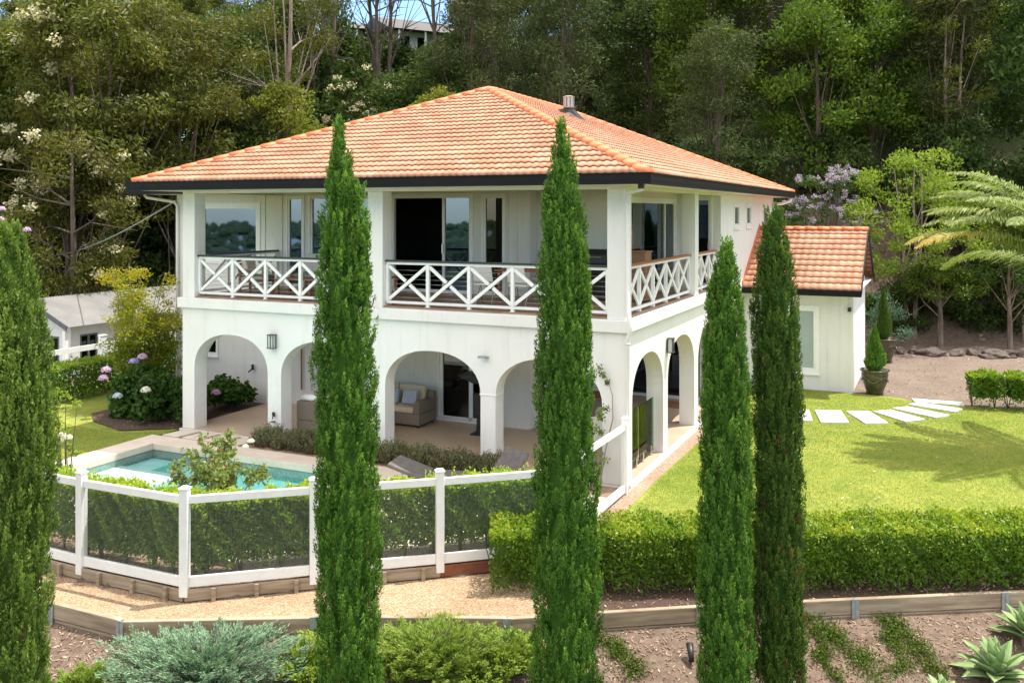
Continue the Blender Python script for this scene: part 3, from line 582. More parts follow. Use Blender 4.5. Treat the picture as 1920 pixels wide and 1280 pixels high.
# downpipes
mb = MB(); mb.tube([(0.45, -0.30, 5.84), (0.42, -0.26, 5.76), (0.06, -0.05, 5.70), (0.055, -0.045, 5.6), (0.055, -0.045, 3.34), (0.13, -0.10, 3.14), (0.13, -0.10, 3.02), (0.055, -0.045, 2.84), (0.055, -0.045, 0.06), (0.09, -0.05, -0.04)], 0.042, 10)
for z in (0.5, 2.75, 5.5): mb.tube([(0.055, -0.045, z), (0.055, -0.045, z+0.03)], 0.05, 10)
mb.build('downpipe', M['stucco'], villa, smooth=True)
mb = MB(); mb.tube([(-15.9, 2.95, 5.84), (-15.85, 3.0, 5.75), (-15.10, 3.33, 5.62), (-14.98, 3.34, 5.5), (-14.98, 3.34, 0.0)], 0.045, 10); mb.build('downpipe', M['stucco'], villa, smooth=True)
mb = MB(); mb.tube([(0.62, 17.6, 5.84), (0.60, 17.6, 5.72), (0.30, 17.5, 5.62), (0.06, 17.35, 5.60), (0.06, 17.3, 5.4), (0.06, 17.3, 3)], 0.06, 10); mb.build('downpipe', M['white_paint'], villa, smooth=True)
mb = MB(); mb.cbox((0.45, -0.45, 5.81), 0.09, 0.12, 0.09); mb.build('gutter_outlet', M['black'], villa)
# balustrades
def balustrade(ax, pos, posts, wood):
    P = (lambda a, z: Vector((a, pos, z))) if ax == 'y' else (lambda a, z: Vector((pos, a, z)))
    mb = MB(); mb.beam(P(posts[0]-0.03, 4.245), P(posts[-1]+0.03, 4.245), 0.14, 0.04)
    root = mb.build('balustrade', M['hardwood' if wood else 'handrail_black'], villa, bevel=0.006)
    mb = MB(); mb.beam(P(posts[0]-0.02, 4.197), P(posts[-1]+0.02, 4.197), 0.065, 0.055); mb.build('top_rail', M['white_paint'], root)
    mb = MB(); mb.beam(P(posts[0]-0.02, 3.335), P(posts[-1]+0.02, 3.335), 0.06, 0.055); mb.build('bottom_rail', M['white_paint'], root)
    for i, a in enumerate(posts):
        lo = 3.364 if i in (0, len(posts)-1) else 3.218
        mb = MB(); mb.beam(P(a, 3.364), P(a, 4.168), 0.07, 0.07)
        if lo < 3.3: mb.beam(P(a, 3.218), P(a, 3.306), 0.07, 0.07); mb.beam(P(a, 3.252), P(a, 3.262), 0.10, 0.10)
        mb.build('post', M['white_paint'], root)
    for a, b in zip(posts, posts[1:]):
        mb = MB(); mb.beam(P(a+0.036, 3.40), P(b-0.036, 4.13), 0.04, 0.07); m_ = (a+b)/2; h = (b-a-0.072)/2
        for s in (1, -1):
            e0 = (a+0.036, 4.13) if s == 1 else (b-0.036, 3.40)
            f_ = (h-0.05)/h; e1 = (e0[0] + s*h*f_, e0[1] - s*0.365*f_)
            mb.beam(P(*e0), P(*e1), 0.038, 0.07)
        mb.build('cross_brace', M['white_paint'], root)
    mb = MB(); off = 0.045 if ax == 'y' else -0.045
    for k in range(7):
        z = 3.44 + k*0.1; p, q = P(posts[0], z), P(posts[-1], z); d = Vector((0, off, 0)) if ax == 'y' else Vector((off, 0, 0))
        mb.tube([p+d, q+d], 0.003, 5)
    mb.build('infill_wires', M['wire'], root)
balustrade('y', 0.16, [-11.03, -9.98, -8.98, -7.96, -6.99, -6.03], False)
balustrade('y', 0.16, [-5.56, -4.53, -3.52, -2.5, -1.46, -0.42], False)
balustrade('x', -0.16, [0.42, 1.40, 2.42, 3.46, 4.52, 5.58], True)
balustrade('x', -0.16, [6.02, 6.88, 7.74, 8.56], True)
balustrade('x', -11.30, [0.42, 1.42, 2.42, 3.36], False)
# ---- roofs
def slope(name, o, A, U, run, rise, lo, hi, width, mat, per=0.168, gauge=0.325, parent=None):
    """o eave origin; A unit along the eave; U unit horizontal up-slope; lo/hi(u) limits along A at plan distance u"""
    o, A, U = np.array(o, float), np.array(A, float), np.array(U, float); sl = math.hypot(run, rise)
    N = np.array([-U[0]*rise/sl, -U[1]*rise/sl, run/sl]); nc = max(1, round(sl/gauge)); seg = 8
    a = np.arange(0, width + per/seg, per/seg); wave = 0.020*(0.5+0.5*np.cos(2*np.pi*a/per))**0.9
    V, Fs, T = [], [], []; base = 0; prev = None
    tl = RNG.random((nc, int(width/(per*2)) + 3))
    for k in range(nc):
        u0, u1 = run*k/nc, run*(k+1)/nc; rows = []
        for (u, lift) in ((u0, 0.050), (min(run, u1+0.09), 0.002)):
            aa = np.clip(a, lo(u), max(lo(u), hi(u)))
            P = o + A*aa[:, None] + U*u + np.array([0, 0, rise*u/run]) + N*(wave + lift)[:, None]
            V.append(P); rows.append(base); base += len(a); T.append(tl[k][(a/(per*2)).astype(int)])
        wid0 = np.diff(np.clip(a, lo(u0), hi(u0))); i = np.where(wid0 > 1e-6)[0]
        Fs.append(np.stack([rows[0]+i, rows[0]+i+1, rows[1]+i+1, rows[1]+i], 1))
        # front edge of the course
        P = V[-2] - N*(0.055 if k == 0 else 0.020); V.append(P); T.append(tl[k][(a/(per*2)).astype(int)])
        Fs.append(np.stack([base+i, base+i+1, rows[0]+i+1, rows[0]+i], 1)); base += len(a)
    return mesh_quads(name, np.concatenate(V), mat, parent, np.concatenate(T), np.concatenate(Fs))
def caps(mb, p, q, r=0.155, step=0.40, lift=0.03):
    p, q = Vector(p), Vector(q); d = (q-p); n = max(1, round(d.length/step)); d /= n; side = d.cross(Vector((0, 0, 1))).normalized(); up = side.cross(d).normalized()
    for i in range(n):
        a = p + d*i - d*0.06; b = p + d*(i+1); vs = []
        for c, rr, l in ((a, r, lift+0.012), (b, r*0.92, lift)):
            for j in range(9):
                t = math.pi*(j/8)*1.16 - 0.08*math.pi; vs.append(c + side*math.cos(t)*rr + up*(math.sin(t)*rr*0.62 + l - 0.03))
        fs = [(j, j+1, 9+j+1, 9+j) for j in range(8)] + [tuple(range(8, -1, -1)), tuple(range(9, 18))]
        mb.add(vs, fs)
ZE, RISE, W = 6.06, 2.71, 6.535
x0, x1 = -12.47, 0.60
root = MB().box(-12.4, 0.55, -0.55, 17.9, 5.875, 5.90).build('roof', M['fascia'], villa)
slope('front_tiles', (x0, -0.6, ZE), (1, 0, 0), (0, 1, 0), W, RISE, lambda u: u, lambda u: 13.07-u, 13.07, M['tile'], parent=root)
slope('side_tiles', (x1, -0.6, ZE), (0, 1, 0), (-1, 0, 0), W, RISE, lambda u: u, lambda u: 18.6-u, 18.6, M['tile'], parent=root)
slope('end_tiles', (x0, -0.6, ZE), (0, 1, 0), (1, 0, 0), W, RISE, lambda u: u, lambda u: 18.6-u, 18.6, M['tile'], parent=root)
slope('rear_tiles', (x1, 18.0, ZE), (-1, 0, 0), (0, -1, 0), W, RISE, lambda u: u, lambda u: 16.8-u, 16.8, M['tile'], parent=root)
slope('wing_tiles', (-16.2, 2.8, ZE-0.02), (0, 1, 0), (1, 0, 0), 10.25, RISE-0.05, lambda u: u*0.30, lambda u: 15.2-u*0.64, 15.2, M['tile'], parent=root)
mb = MB(); mb.add([(-16.2, 2.8, ZE-0.01), (-5.93, 5.9, 8.73), (-6.0, 6.3, 8.70), (-11.0, 4.6, 6.2), (-12.4, 2.8, ZE-0.01)], [(0, 4, 3, 1), (1, 3, 2)]); mb.build('wing_front_tiles', M['tile'], root)
mb = MB(); apex, back = (-5.935, 5.935, ZE+RISE), (-5.935, 11.465, ZE+RISE)
caps(mb, (x1, -0.6, ZE), apex); caps(mb, (x0, -0.6, ZE), apex); caps(mb, back, apex); caps(mb, (x1, 18.0, ZE), back); caps(mb, (-16.2, 18, ZE), back)
mb.build('ridge_caps', M['ridge_tile'], root, smooth=True)
mb = MB()
def gut(p, q):
    p, q = Vector(p), Vector(q); mb.beam(p + Vector((0, 0, -0.11)), q + Vector((0, 0, -0.11)), 0.11, 0.19); mb.beam(p + Vector((0, 0, -0.002)), q + Vector((0, 0, -0.002)), 0.135, 0.024); mb.beam(p + Vector((0, 0, -0.13)), q + Vector((0, 0, -0.13)), 0.122, 0.012)
gut((x0-0.12, -0.66, 6.05), (x1+0.12, -0.66, 6.05)); gut((x1+0.06, -0.60, 6.048), (x1+0.06, 18.1, 6.048)); gut((x0-0.06, -0.6, 6.048), (x0-0.06, 2.7, 6.048)); gut((-16.3, 2.74, 6.046), (x0-0.12, 2.74, 6.046)); gut((-16.26, 2.8, 6.044), (-16.26, 18, 6.044))
mb.build('gutter', M['fascia'], root)
mb = MB(); mb.box(-12.45, 0.58, -0.6, 18.0, 5.851, 5.872); mb.box(-16.2, -12.46, 2.8, 18.0, 5.851, 5.872); mb.build('soffit', M['ceiling'], root)
# flue
fx, fy = -4.55, 8.55; fz = ZE + RISE*(0.6-fx)/W + 0.03
mb = MB(); mb.lathe([(0.11, -0.1), (0.11, 0.20), (0.17, 0.22), (0.17, 0.23)], (fx, fy, fz), 20); mb.lathe([(0.17, 0.23), (0.18, 0.25), (0.175, 0.25)], (fx, fy, fz), 20)
for k in range(10):
    a = 2*math.pi*k/10; mb.cbox((fx+0.155*math.cos(a), fy+0.155*math.sin(a), fz+0.39), 0.012, 0.07, 0.30, rz=a)
mb.lathe([(0.10, 0.24), (0.10, 0.53)], (fx, fy, fz), 16); mb.lathe([(0.175, 0.53), (0.18, 0.56), (0.11, 0.58)], (fx, fy, fz), 20)
fl = mb.build('flue', M['flue_steel'], root)
mb = MB(); mb.add([(fx-0.30, fy-0.27, fz+0.15), (fx-0.30, fy+0.27, fz+0.15), (fx+0.42, fy+0.27, fz-0.13), (fx+0.42, fy-0.27, fz-0.13), (fx-0.12, fy-0.12, fz+0.2), (fx-0.12, fy+0.12, fz+0.2), (fx+0.12, fy+0.12, fz+0.2), (fx+0.12, fy-0.12, fz+0.2)],
    [(0, 1, 5, 4), (1, 2, 6, 5), (2, 3, 7, 6), (3, 0, 4, 7), (4, 5, 6, 7), (3, 2, 1, 0)]); mb.build('flashing', M['black'], fl)
# ---- annex
mb = MB(); wallr(mb, 'y', 12.19, 0.15, 0.001, 3.19, -0.12, 2.95, [(1.53, 2.10, 0.50, 2.33)])
mb.prism([(12.341, -0.12), (12.341, 2.95), (14.75, 4.52), (17.2, 2.95), (17.2, -0.12)], lambda a, z: (3.19, a, z), lambda a, z: (3.04, a, z)); mb.build('annex_wall', M['stucco'], villa)
for i in range(9): MB().box(0.30+i*0.36, 0.308+i*0.36, 12.180, 12.189, 2.47 if 1.35 < 0.3+i*0.36 < 2.27 else -0.1, 2.94).build('wall_batten', M['stucco'], villa)
mb = MB(); mb.box(3.191, 3.206, 12.178, 12.30, -0.12, 2.9); mb.box(3.10, 3.205, 12.172, 12.186, -0.12, 2.9); mb.build('corner_board', M['stucco'], villa)
opening('annex_window', 'y', 12.19, 1.53, 2.10, 0.50, 2.33, villa, pmat_=M['frosted'], fw=0.045, trim=0.13, sill=True)
mb = MB(); bx(mb, 'y', 12.19, 3.05, 3.15, 2.33, 2.45, 0.02, 0.12); mb.build('wall_light', M['black'], villa)
ar = MB().box(0.0, 3.4, 11.75, 17.75, 2.96, 2.975).build('annex_roof', M['ceiling'], villa)
slope('annex_front_tiles', (0.02, 11.68, 2.99), (1, 0, 0), (0, 1, 0), 3.05, 1.75, lambda u: 0, lambda u: 3.42, 3.42, M['tile'], parent=ar, gauge=0.33, per=0.23)
slope('annex_rear_tiles', (3.44, 17.78, 2.99), (-1, 0, 0), (0, -1, 0), 3.05, 1.75, lambda u: 0, lambda u: 3.42, 3.42, M['tile'], parent=ar, gauge=0.33, per=0.23)
mb = MB(); caps(mb, (0.0, 14.73, 4.75), (3.46, 14.73, 4.75)); mb.build('annex_ridge_caps', M['ridge_tile'], ar, smooth=True)
mb = MB(); mb.beam((0.0, 11.62, 2.90), (3.47, 11.62, 2.90), 0.11, 0.17); mb.beam((0.0, 11.62, 2.985), (3.47, 11.62, 2.985), 0.13, 0.02)
mb.beam((3.46, 11.66, 2.93), (3.46, 14.73, 4.69), 0.035, 0.2); mb.beam((3.46, 14.73, 4.69), (3.46, 17.8, 2.93), 0.035, 0.2); mb.build('annex_gutter', M['fascia'], ar)
mb = MB(); mb.beam((0.012, 11.68, 3.08), (0.012, 14.73, 4.83), 0.02, 0.22); mb.build('annex_flashing', M['ridge_tile'], ar)
# ------------------------------------------------------------------ pool
pool = thing('swimming_pool', 'rectangular turquoise swimming pool with pale stone coping and a shallow white ledge', 'pool', L(0, 0, 0), -ANG)
PX0, PX1, PY0, PY1 = -10.95, -5.0, -4.8, -1.42
mb = MB(); mb.box(PX0-0.1, PX1+0.1, PY0-0.1, PY1+0.1, -1.6, -1.45)
for b in ((PX0-0.1, PX0, PY0-0.1, PY1+0.1), (PX1, PX1+0.1, PY0-0.1, PY1+0.1), (PX0, PX1, PY0-0.1, PY0), (PX0, PX1, PY1, PY1+0.1)): mb.box(*b, -1.45, -0.175)
mb.build('pool_shell', M['pool_shell'], pool)
mb = MB()
for b in ((PX0, PX0+0.012, PY0, PY1), (PX1-0.012, PX1, PY0, PY1), (PX0+0.012, PX1-0.012, PY0, PY0+0.012), (PX0+0.012, PX1-0.012, PY1-0.012, PY1)): mb.box(*b, -0.42, -0.17)
mb.build('tile_band', M['pool_band'], pool)
mb = MB(); mb.box(PX0+0.013, -9.1, PY0+0.013, -2.35, -1.449, -0.30); mb.build('shallow_ledge', M['pool_ledge'], pool)
mb = MB(); mb.box(PX0+0.013, -10.2, -2.34, PY1-0.013, -1.448, -0.36); mb.box(-10.19, -9.5, -2.34, PY1-0.013, -1.448, -0.7); mb.box(-9.09, -8.7, PY0+0.013, -2.35, -1.448, -0.75); mb.build('entry_step', M['pool_shell'], pool)
mb = MB(); mb.add([L(PX0, PY0, -0.17), L(PX1, PY0, -0.17), L(PX1, PY1, -0.17), L(PX0, PY1, -0.17)], [(0, 1, 2, 3)])
tag(mb.build('water', M['water']), kind='structure')
# ------------------------------------------------------------------ pool fence
fence = thing('pool_fence', 'white post and rail pool fence with fine dark mesh panels around the garden hedge', 'fence', L(-4.35, -7.1, -0.3))
FP = [(-12.0, -7.0), (-9.2, -7.08), (-6.4, -7.15), (-4.35, -7.1), (-2.94, -5.94), (-1.45, -4.76), (-0.02, -3.55), (0.0, -1.8), (0.02, -0.10)]
inv = fence.location
def fpart(mb, name, mat, bevel=0.0):
    o = mb.build(name, mat, fence, bevel=bevel); o.location = -inv; return o
for i, p in enumerate(FP):
    if i == 7: continue
    z0 = -0.22
    q = L(*p); mb = MB(); mb.tube([q + Vector((0, 0, z0)), q + Vector((0, 0, 1.33))], 0.088, 4)
    a = math.atan2(*(L(*FP[min(i+1, 8)]) - L(*FP[max(i-1, 0)])).yx)
    mb = MB(); mb.cbox(q + Vector((0, 0, (z0+1.32)/2)), 0.125, 0.125, 1.32-z0, rz=a)
    o = fpart(mb, 'post', M['white_paint'], 0.01)
    mb = MB(); mb.cbox(q + Vector((0, 0, 1.335)), 0.145, 0.145, 0.028, rz=a); mb.cbox(q + Vector((0, 0, 1.358)), 0.10, 0.10, 0.016, rz=a)
    c = mb.build('cap', M['white_paint'], o, bevel=0.006)
segs = [(0, 1), (1, 2), (2, 3), (3, 4), (4, 5), (5, 6), (6, 8)]
for a, b in segs:
    p, q = L(*FP[a]), L(*FP[b]); d = (q-p).normalized(); p1, q1 = p + d*0.064, q - d*0.064
    for nm, z, h in (('top_rail', 1.17, 0.115), ('bottom_rail', -0.015, 0.15)):
        mb = MB(); mb.beam(p1 + Vector((0, 0, z)), q1 + Vector((0, 0, z)), 0.055, h); fpart(mb, nm, M['white_paint'], 0.008)
    ln = (q1-p1).length; mb = MB(); mb.add([(0, 0, 0), (ln, 0, 0), (ln, 0, 1.05), (0, 0, 1.05)], [(0, 1, 2, 3)])
    o = mb.build('mesh_panel', M['mesh_screen'], fence); o.location = p1 - inv + Vector((0, 0, 0.062)); o.rotation_euler = (0, 0, math.atan2(d.y, d.x))
    if 1 <= a <= 5:
        nrm = Vector((d.y, -d.x, 0)); e = thing('timber_edging', '', 'timber edging')
        e['label'] = {1: 'weathered grey timber edging under the leftmost visible fence panel, sagging', 2: 'grey timber edging with stakes under the fence panel left of the corner post', 3: 'long pale timber edging under the fence panel right of the corner post', 4: 'timber edging under the fence panel just right of the tall leftmost-centre cypress', 5: 'rusty brown edging strip under the fence beside the clipped hedge'}[a]
        e['group'] = 'timber edging under the pool fence'; e.location = p
        mb = MB(); off = nrm*0.03
        mb.beam(p + off + Vector((0, 0, -0.20)), q + off + Vector((0, 0, -0.20)), 0.05, 0.17); o = mb.build('sleeper', M['rust'] if a == 5 else M['sleeper'], e, bevel=0.008); o.location = -p
        if a != 5:
            for t in (0.22, 0.55, 0.86):
                c = p.lerp(q, t) + nrm*0.085; mb = MB(); mb.cbox(c + Vector((0, 0, -0.22)), 0.06, 0.05, 0.22, rz=math.atan2(d.y, d.x)); o = mb.build('stake', M['sleeper'], e); o.location = -p
# retaining wall along the lower edge
rw = thing('retaining_wall', 'low timber sleeper retaining wall with steel posts below gravel path and clipped hedge', 'retaining wall', (0, 12.7, -0.6))
rp = [Vector((x, y, 0)) for x, y in RW[2:10]]
for i in range(len(rp)-1):
    n = 1 if (rp[i+1]-rp[i]).length < 3.2 else round((rp[i+1]-rp[i]).length/2.3)
    for k in range(n):
        a, b = rp[i].lerp(rp[i+1], k/n), rp[i].lerp(rp[i+1], (k+1)/n); d = (b-a).normalized()
        zt = -0.27 + RNG.uniform(-0.01, 0.01)
        mb = MB(); mb.beam(a + d*0.005 + Vector((0, 0, zt-0.11)), b - d*0.005 + Vector((0, 0, zt-0.11)), 0.085, 0.22); o = mb.build('sleeper', M['sleeper'], rw, bevel=0.012); o.location = -rw.location
        mb = MB(); mb.beam(a + d*0.005 + Vector((0, 0.01, zt-0.34)), b - d*0.005 + Vector((0, 0.01, zt-0.34)), 0.085, 0.22); o = mb.build('sleeper', M['sleeper'], rw, bevel=0.012); o.location = -rw.location
        nrm = Vector((d.y, -d.x, 0))
        mb = MB(); mb.cbox(b + nrm*0.055 + Vector((0, 0, -0.50)), 0.11, 0.018, 0.48, rz=math.atan2(d.y, d.x)); mb.cbox(b + nrm*0.035 + Vector((0, 0, -0.50)), 0.012, 0.07, 0.47, rz=math.atan2(d.y, d.x)); o = mb.build('post', M['galv'], rw); o.location = -rw.location

# ------------------------------------------------------------------ furniture
def place(name, label, cat, x, y, z, rz=0.0, group=None):
    p = L(x, y, z); return thing(name, label, cat, p, -ANG + rz, group)
def cushion(name, c, sx, sy, sz, mat, parent, rx=0, rz=0, ry=0):
    mb = MB(); mb.cbox(c, sx, sy, sz, rz=rz, rx=rx, ry=ry); return mb.build(name, mat, parent, bevel=min(sx, sy, sz)*0.3)
def wicker_sofa(t, w):
    MB().box(-w/2, w/2, -0.42, 0.42, 0.06, 0.34).build('base', M['wicker'], t, bevel=0.02)
    MB().box(-w/2, w/2, 0.27, 0.43, 0.341, 0.80).build('backrest', M['wicker'], t, bevel=0.03)
    for s in (-1, 1): MB().box(s*w/2 - (0.16 if s > 0 else 0), s*w/2 + (0.16 if s < 0 else 0), -0.43, 0.268, 0.341, 0.64).build('arm', M['wicker'], t, bevel=0.03)
    for s in (-1, 1):
        for q in (-0.36, 0.36): MB().box(s*(w/2-0.08)-0.025, s*(w/2-0.08)+0.025, q-0.025, q+0.025, 0, 0.06).build('leg', M['black'], t)
    n = 2; cw = (w-0.34)/n
    for i in range(n):
        x = -w/2 + 0.17 + cw*(i+0.5)
        cushion('seat_cushion', (x, -0.09, 0.42), cw-0.01, 0.70, 0.15, M['cream_cushion'], t)
        cushion('back_cushion', (x, 0.19, 0.70), cw-0.02, 0.16, 0.46, M['cream_cushion'], t, rx=-0.2)
t = place('wicker_sofa', 'brown wicker sofa with cream cushions against the patio wall beside the glazed door', 'sofa', -7.0, 2.75, 0.0)
wicker_sofa(t, 1.9)
for i, (x, n) in enumerate(((-7.05, 'left'), (-6.52, 'right'))):
    o = place('scatter_cushion', ['blue and white patterned cushion beside the column on the wicker sofa', 'blue and white patterned cushion by the arm of the wicker sofa'][i], 'cushion', x+0.02, 2.60, 0.50, 0.08 if i else -0.1, 'patterned scatter cushions')
    cushion('cover', (0, 0.06, 0.18), 0.40, 0.13, 0.36, M['pattern'], o, rx=-0.3)
t = place('wicker_sofa', 'brown wicker sofa seen from behind at the arcade edge', 'sofa', -7.55, 1.05, 0.0, math.pi); wicker_sofa(t, 1.8)
o = place('rolled_towel', 'white rolled towel on the back of the wicker sofa', 'towel', -8.1, 0.72, 0.87); mb = MB(); mb.tube([(-0.25, 0, 0), (0, 0.01, 0.01), (0.3, 0, 0)], [0.07, 0.085, 0.075], 12); mb.build('roll', M['towel'], o, smooth=True)
# black folding stand with a wide tapering top
t = place('pedestal_heater', 'black pedestal patio heater with wide tapering top behind the short column', 'patio heater', -4.42, 2.45, 0.0)
mb = MB(); mb.box(-0.20, 0.20, -0.16, 0.16, 0, 0.03); mb.prism([(-0.09, 0.03), (-0.06, 0.5), (0.06, 0.5), (0.09, 0.03)], lambda a, z: (a, -0.06, z), lambda a, z: (a, 0.06, z)); mb.build('base', M['black'], t)
mb = MB(); mb.tube([(0, 0, 0.5), (0, 0, 1.30)], 0.032, 10); mb.build('stem', M['black'], t)
mb = MB(); mb.prism([(-0.50, 1.44), (-0.44, 1.40), (-0.08, 1.26), (0.08, 1.26), (0.44, 1.42), (0.48, 1.47), (0.10, 1.49), (-0.1, 1.47)], lambda a, z: (a, -0.28, z), lambda a, z: (a, 0.28, z)); mb.build('top', M['black'], t, bevel=0.015)
# side patio: glass fence panels, dining chairs and mat
for i, (y0, y1) in enumerate(((0.52, 1.52), (1.56, 2.60))):
    t = place('glass_panel', ['frameless green tinted glass panel beside the corner downpipe', 'frameless green tinted glass panel at the far side of the first side arch'][i], 'glass panel', -0.2, (y0+y1)/2, 0, 0, 'glass pool fence panels in the side arch')
    w = (y1-y0)/2; MB().box(-0.006, 0.006, -w, w, 0.08, 1.24).build('glass', M['pool_glass'], t)
    for s in (-1, 1): MB().box(-0.028, 0.028, s*(w-0.22)-0.028, s*(w-0.22)+0.028, 0.0, 0.20).build('spigot', M['steel'], t, bevel=0.005)
def tub_chair(label, x, y, rz):
    t = place('patio_chair', label, 'chair', x, y, 0, rz, 'pale chairs inside the side arch')
    MB().box(-0.30, 0.30, -0.28, 0.28, 0.10, 0.42).build('seat', M['wicker'], t, bevel=0.03)
    mb = MB(); mb.prism([(-0.30, 0.421), (-0.30, 0.85), (-0.2, 0.95), (0.2, 0.95), (0.30, 0.85), (0.30, 0.421)], lambda a, z: (a, 0.18, z), lambda a, z: (a, 0.28, z)); mb.build('backrest', M['cushion'], t, bevel=0.02)
    for a in (-0.25, 0.25):
        for b in (-0.22, 0.22): MB().box(a-0.02, a+0.02, b-0.02, b+0.02, 0, 0.10).build('leg', M['black'], t)
tub_chair('pale woven patio chair close behind the glass panel by the corner', -1.0, 1.2, 0.4); tub_chair('pale woven patio chair further back behind the glass panels', -1.1, 2.5, 2.6)
t = place('dining_table', 'low timber table in the shade inside the side arch', 'table', -2.1, 4.7, 0); MB().box(-0.6, 0.6, -0.45, 0.45, 0.68, 0.73).build('tabletop', M['teak'], t)
for a in (-0.5, 0.5):
    for b in (-0.37, 0.37): MB().box(a-0.03, a+0.03, b-0.03, b+0.03, 0, 0.68).build('leg', M['teak'], t)
o = place('door_mat', 'brown door mat on the patio seen through the second side arch', 'mat', -1.3, 7.7, 0.002); MB().box(-0.6, 0.6, -0.4, 0.4, 0, 0.015).build('pile', M['teak'], o)
# balcony furniture (deck at 3.25)
def arm_chair(label, x, y, rz):
    t = place('balcony_armchair', label, 'armchair', x, y, ZD, rz, 'teak armchairs on the balcony')
    for s in (-1, 1):
        for q in (-0.30, 0.32): MB().box(s*0.33-0.028, s*0.33+0.028, q-0.028, q+0.028, 0, 0.60 if q < 0 else 0.72).build('leg', M['teak'], t)
        MB().box(s*0.33-0.045, s*0.33+0.045, -0.36, 0.36, 0.601, 0.63).build('arm', M['teak'], t, bevel=0.006)
    mb = MB(); mb.box(-0.30, 0.30, -0.33, 0.33, 0.28, 0.33); mb.build('seat_frame', M['teak'], t)
    mb = MB()
    for k in range(6): mb.cbox((0, 0.335+0.02*k, 0.42+0.08*k), 0.6, 0.02, 0.055, rx=-0.25)
    mb.build('backrest', M['teak'], t)
    cushion('seat_cushion', (0, -0.02, 0.395), 0.58, 0.62, 0.12, M['stripe'], t); cushion('back_cushion', (0, 0.22, 0.68), 0.56, 0.14, 0.48, M['cushion'], t, rx=-0.22)
arm_chair('teak armchair with pale cushion at the left column of the balcony', -10.35, 1.45, 1.9)
arm_chair('teak armchair with slatted back beside the tall left-centre cypress', -7.55, 1.5, -1.75)
t = place('balcony_sofa', 'teak outdoor sofa with striped cushions on the balcony', 'sofa', -9.2, 2.75, ZD)
for s in (-1, 1):
    for q in (-0.30, 0.32): MB().box(s*0.85-0.03, s*0.85+0.03, q-0.03, q+0.03, 0, 0.62).build('leg', M['teak'], t)
    MB().box(s*0.85-0.045, s*0.85+0.045, -0.36, 0.36, 0.621, 0.65).build('arm', M['teak'], t)
MB().box(-0.82, 0.82, -0.33, 0.33, 0.28, 0.33).build('seat_frame', M['teak'], t)
for i in range(2): cushion('seat_cushion', (-0.4+0.8*i, -0.02, 0.395), 0.78, 0.62, 0.12, M['stripe'], t); cushion('back_cushion', (-0.4+0.8*i, 0.23, 0.70), 0.76, 0.15, 0.5, M['cushion'] if i == 0 else M['stripe'], t, rx=-0.22)
t = place('coffee_table', 'low teak coffee table between the balcony seats', 'table', -9.0, 1.45, ZD); mb = MB()
for k in range(6): mb.box(-0.55, 0.55, -0.3+k*0.1, -0.21+k*0.1, 0.38, 0.41)
mb.build('tabletop', M['teak'], t)
for a in (-0.5, 0.5):
    for b in (-0.24, 0.24): MB().box(a-0.035, a+0.035, b-0.035, b+0.035, 0, 0.379).build('leg', M['teak'], t)
t = place('dining_table', 'reddish timber dining table on the balcony beside the white chairs', 'table', -2.75, 2.25, ZD); MB().box(-1.0, 1.0, -0.42, 0.42, 0.71, 0.75).build('tabletop', M['hardwood'], t)
for a in (-0.9, 0.9):
    for b in (-0.34, 0.34): MB().box(a-0.035, a+0.035, b-0.035, b+0.035, 0, 0.709).build('leg', M['hardwood'], t)
def wire_chair(label, x, y, rz):
    t = place('dining_chair', label, 'chair', x, y, ZD, rz, 'white balcony dining chairs')
    cushion('seat', (0, 0, 0.45), 0.46, 0.44, 0.045, M['white_paint'], t); mb = MB()
    mb.prism([(-0.23, 0.52), (-0.22, 0.86), (-0.14, 0.90), (0.14, 0.90), (0.22, 0.86), (0.23, 0.52)], lambda a, z: (a, 0.20+(z-0.5)*0.25, z), lambda a, z: (a, 0.225+(z-0.5)*0.25, z)); mb.build('backrest', M['white_paint'], t, bevel=0.01)
    for s in (-1, 1):
        mb = MB(); mb.tube([(s*0.19, -0.2, 0), (s*0.16, -0.05, 0.43), (s*0.20, 0.22, 0.0)], 0.011, 6); mb.tube([(s*0.2, 0.12, 0.43), (s*0.21, 0.21, 0.55)], 0.011, 6); mb.build('leg', M['steel'], t)
wire_chair('white moulded dining chair nearest the open sliding door', -3.75, 1.45, math.pi+0.1); wire_chair('white moulded dining chair beside the tall right-centre cypress', -2.85, 1.4, math.pi-0.1)
t = place('barbecue', 'black hooded barbecue in the balcony corner behind the column', 'barbecue', -1.85, 3.25, ZD); MB().box(-0.55, 0.55, -0.26, 0.26, 0.14, 0.86).build('cabinet', M['black'], t, bevel=0.01)
mb = MB(); mb.prism([(-0.27, 0.861), (-0.25, 1.08), (-0.10, 1.20), (0.14, 1.20), (0.25, 1.05), (0.26, 0.861)], lambda a, z: (-0.42, a, z), lambda a, z: (0.42, a, z)); h = mb.build('hood', M['black'], t, bevel=0.02)
mb = MB(); mb.tube([(-0.3, -0.29, 1.02), (0.3, -0.29, 1.02)], 0.014, 8); mb.build('handle', M['steel'], h)
for a in (-0.45, 0.45):
    for b in (-0.2, 0.2): MB().box(a-0.03, a+0.03, b-0.03, b+0.03, 0, 0.139).build('leg', M['black'], t)
t = place('storage_box', 'brown timber storage box on the side balcony by the dark sliding door', 'box', -0.85, 3.4, ZD); MB().box(-0.3, 0.3, -0.25, 0.25, 0.03, 1.14).build('body', M['teak'], t, bevel=0.008); MB().box(-0.32, 0.32, -0.27, 0.27, 1.141, 1.17).build('lid', M['teak'], t)
t = place('stool', 'orange timber stool inside the open sliding door', 'stool', -7.15, 2.6, ZD); MB().box(-0.2, 0.2, -0.2, 0.2, 0.40, 0.44).build('seat', M['ridge_tile'], t)
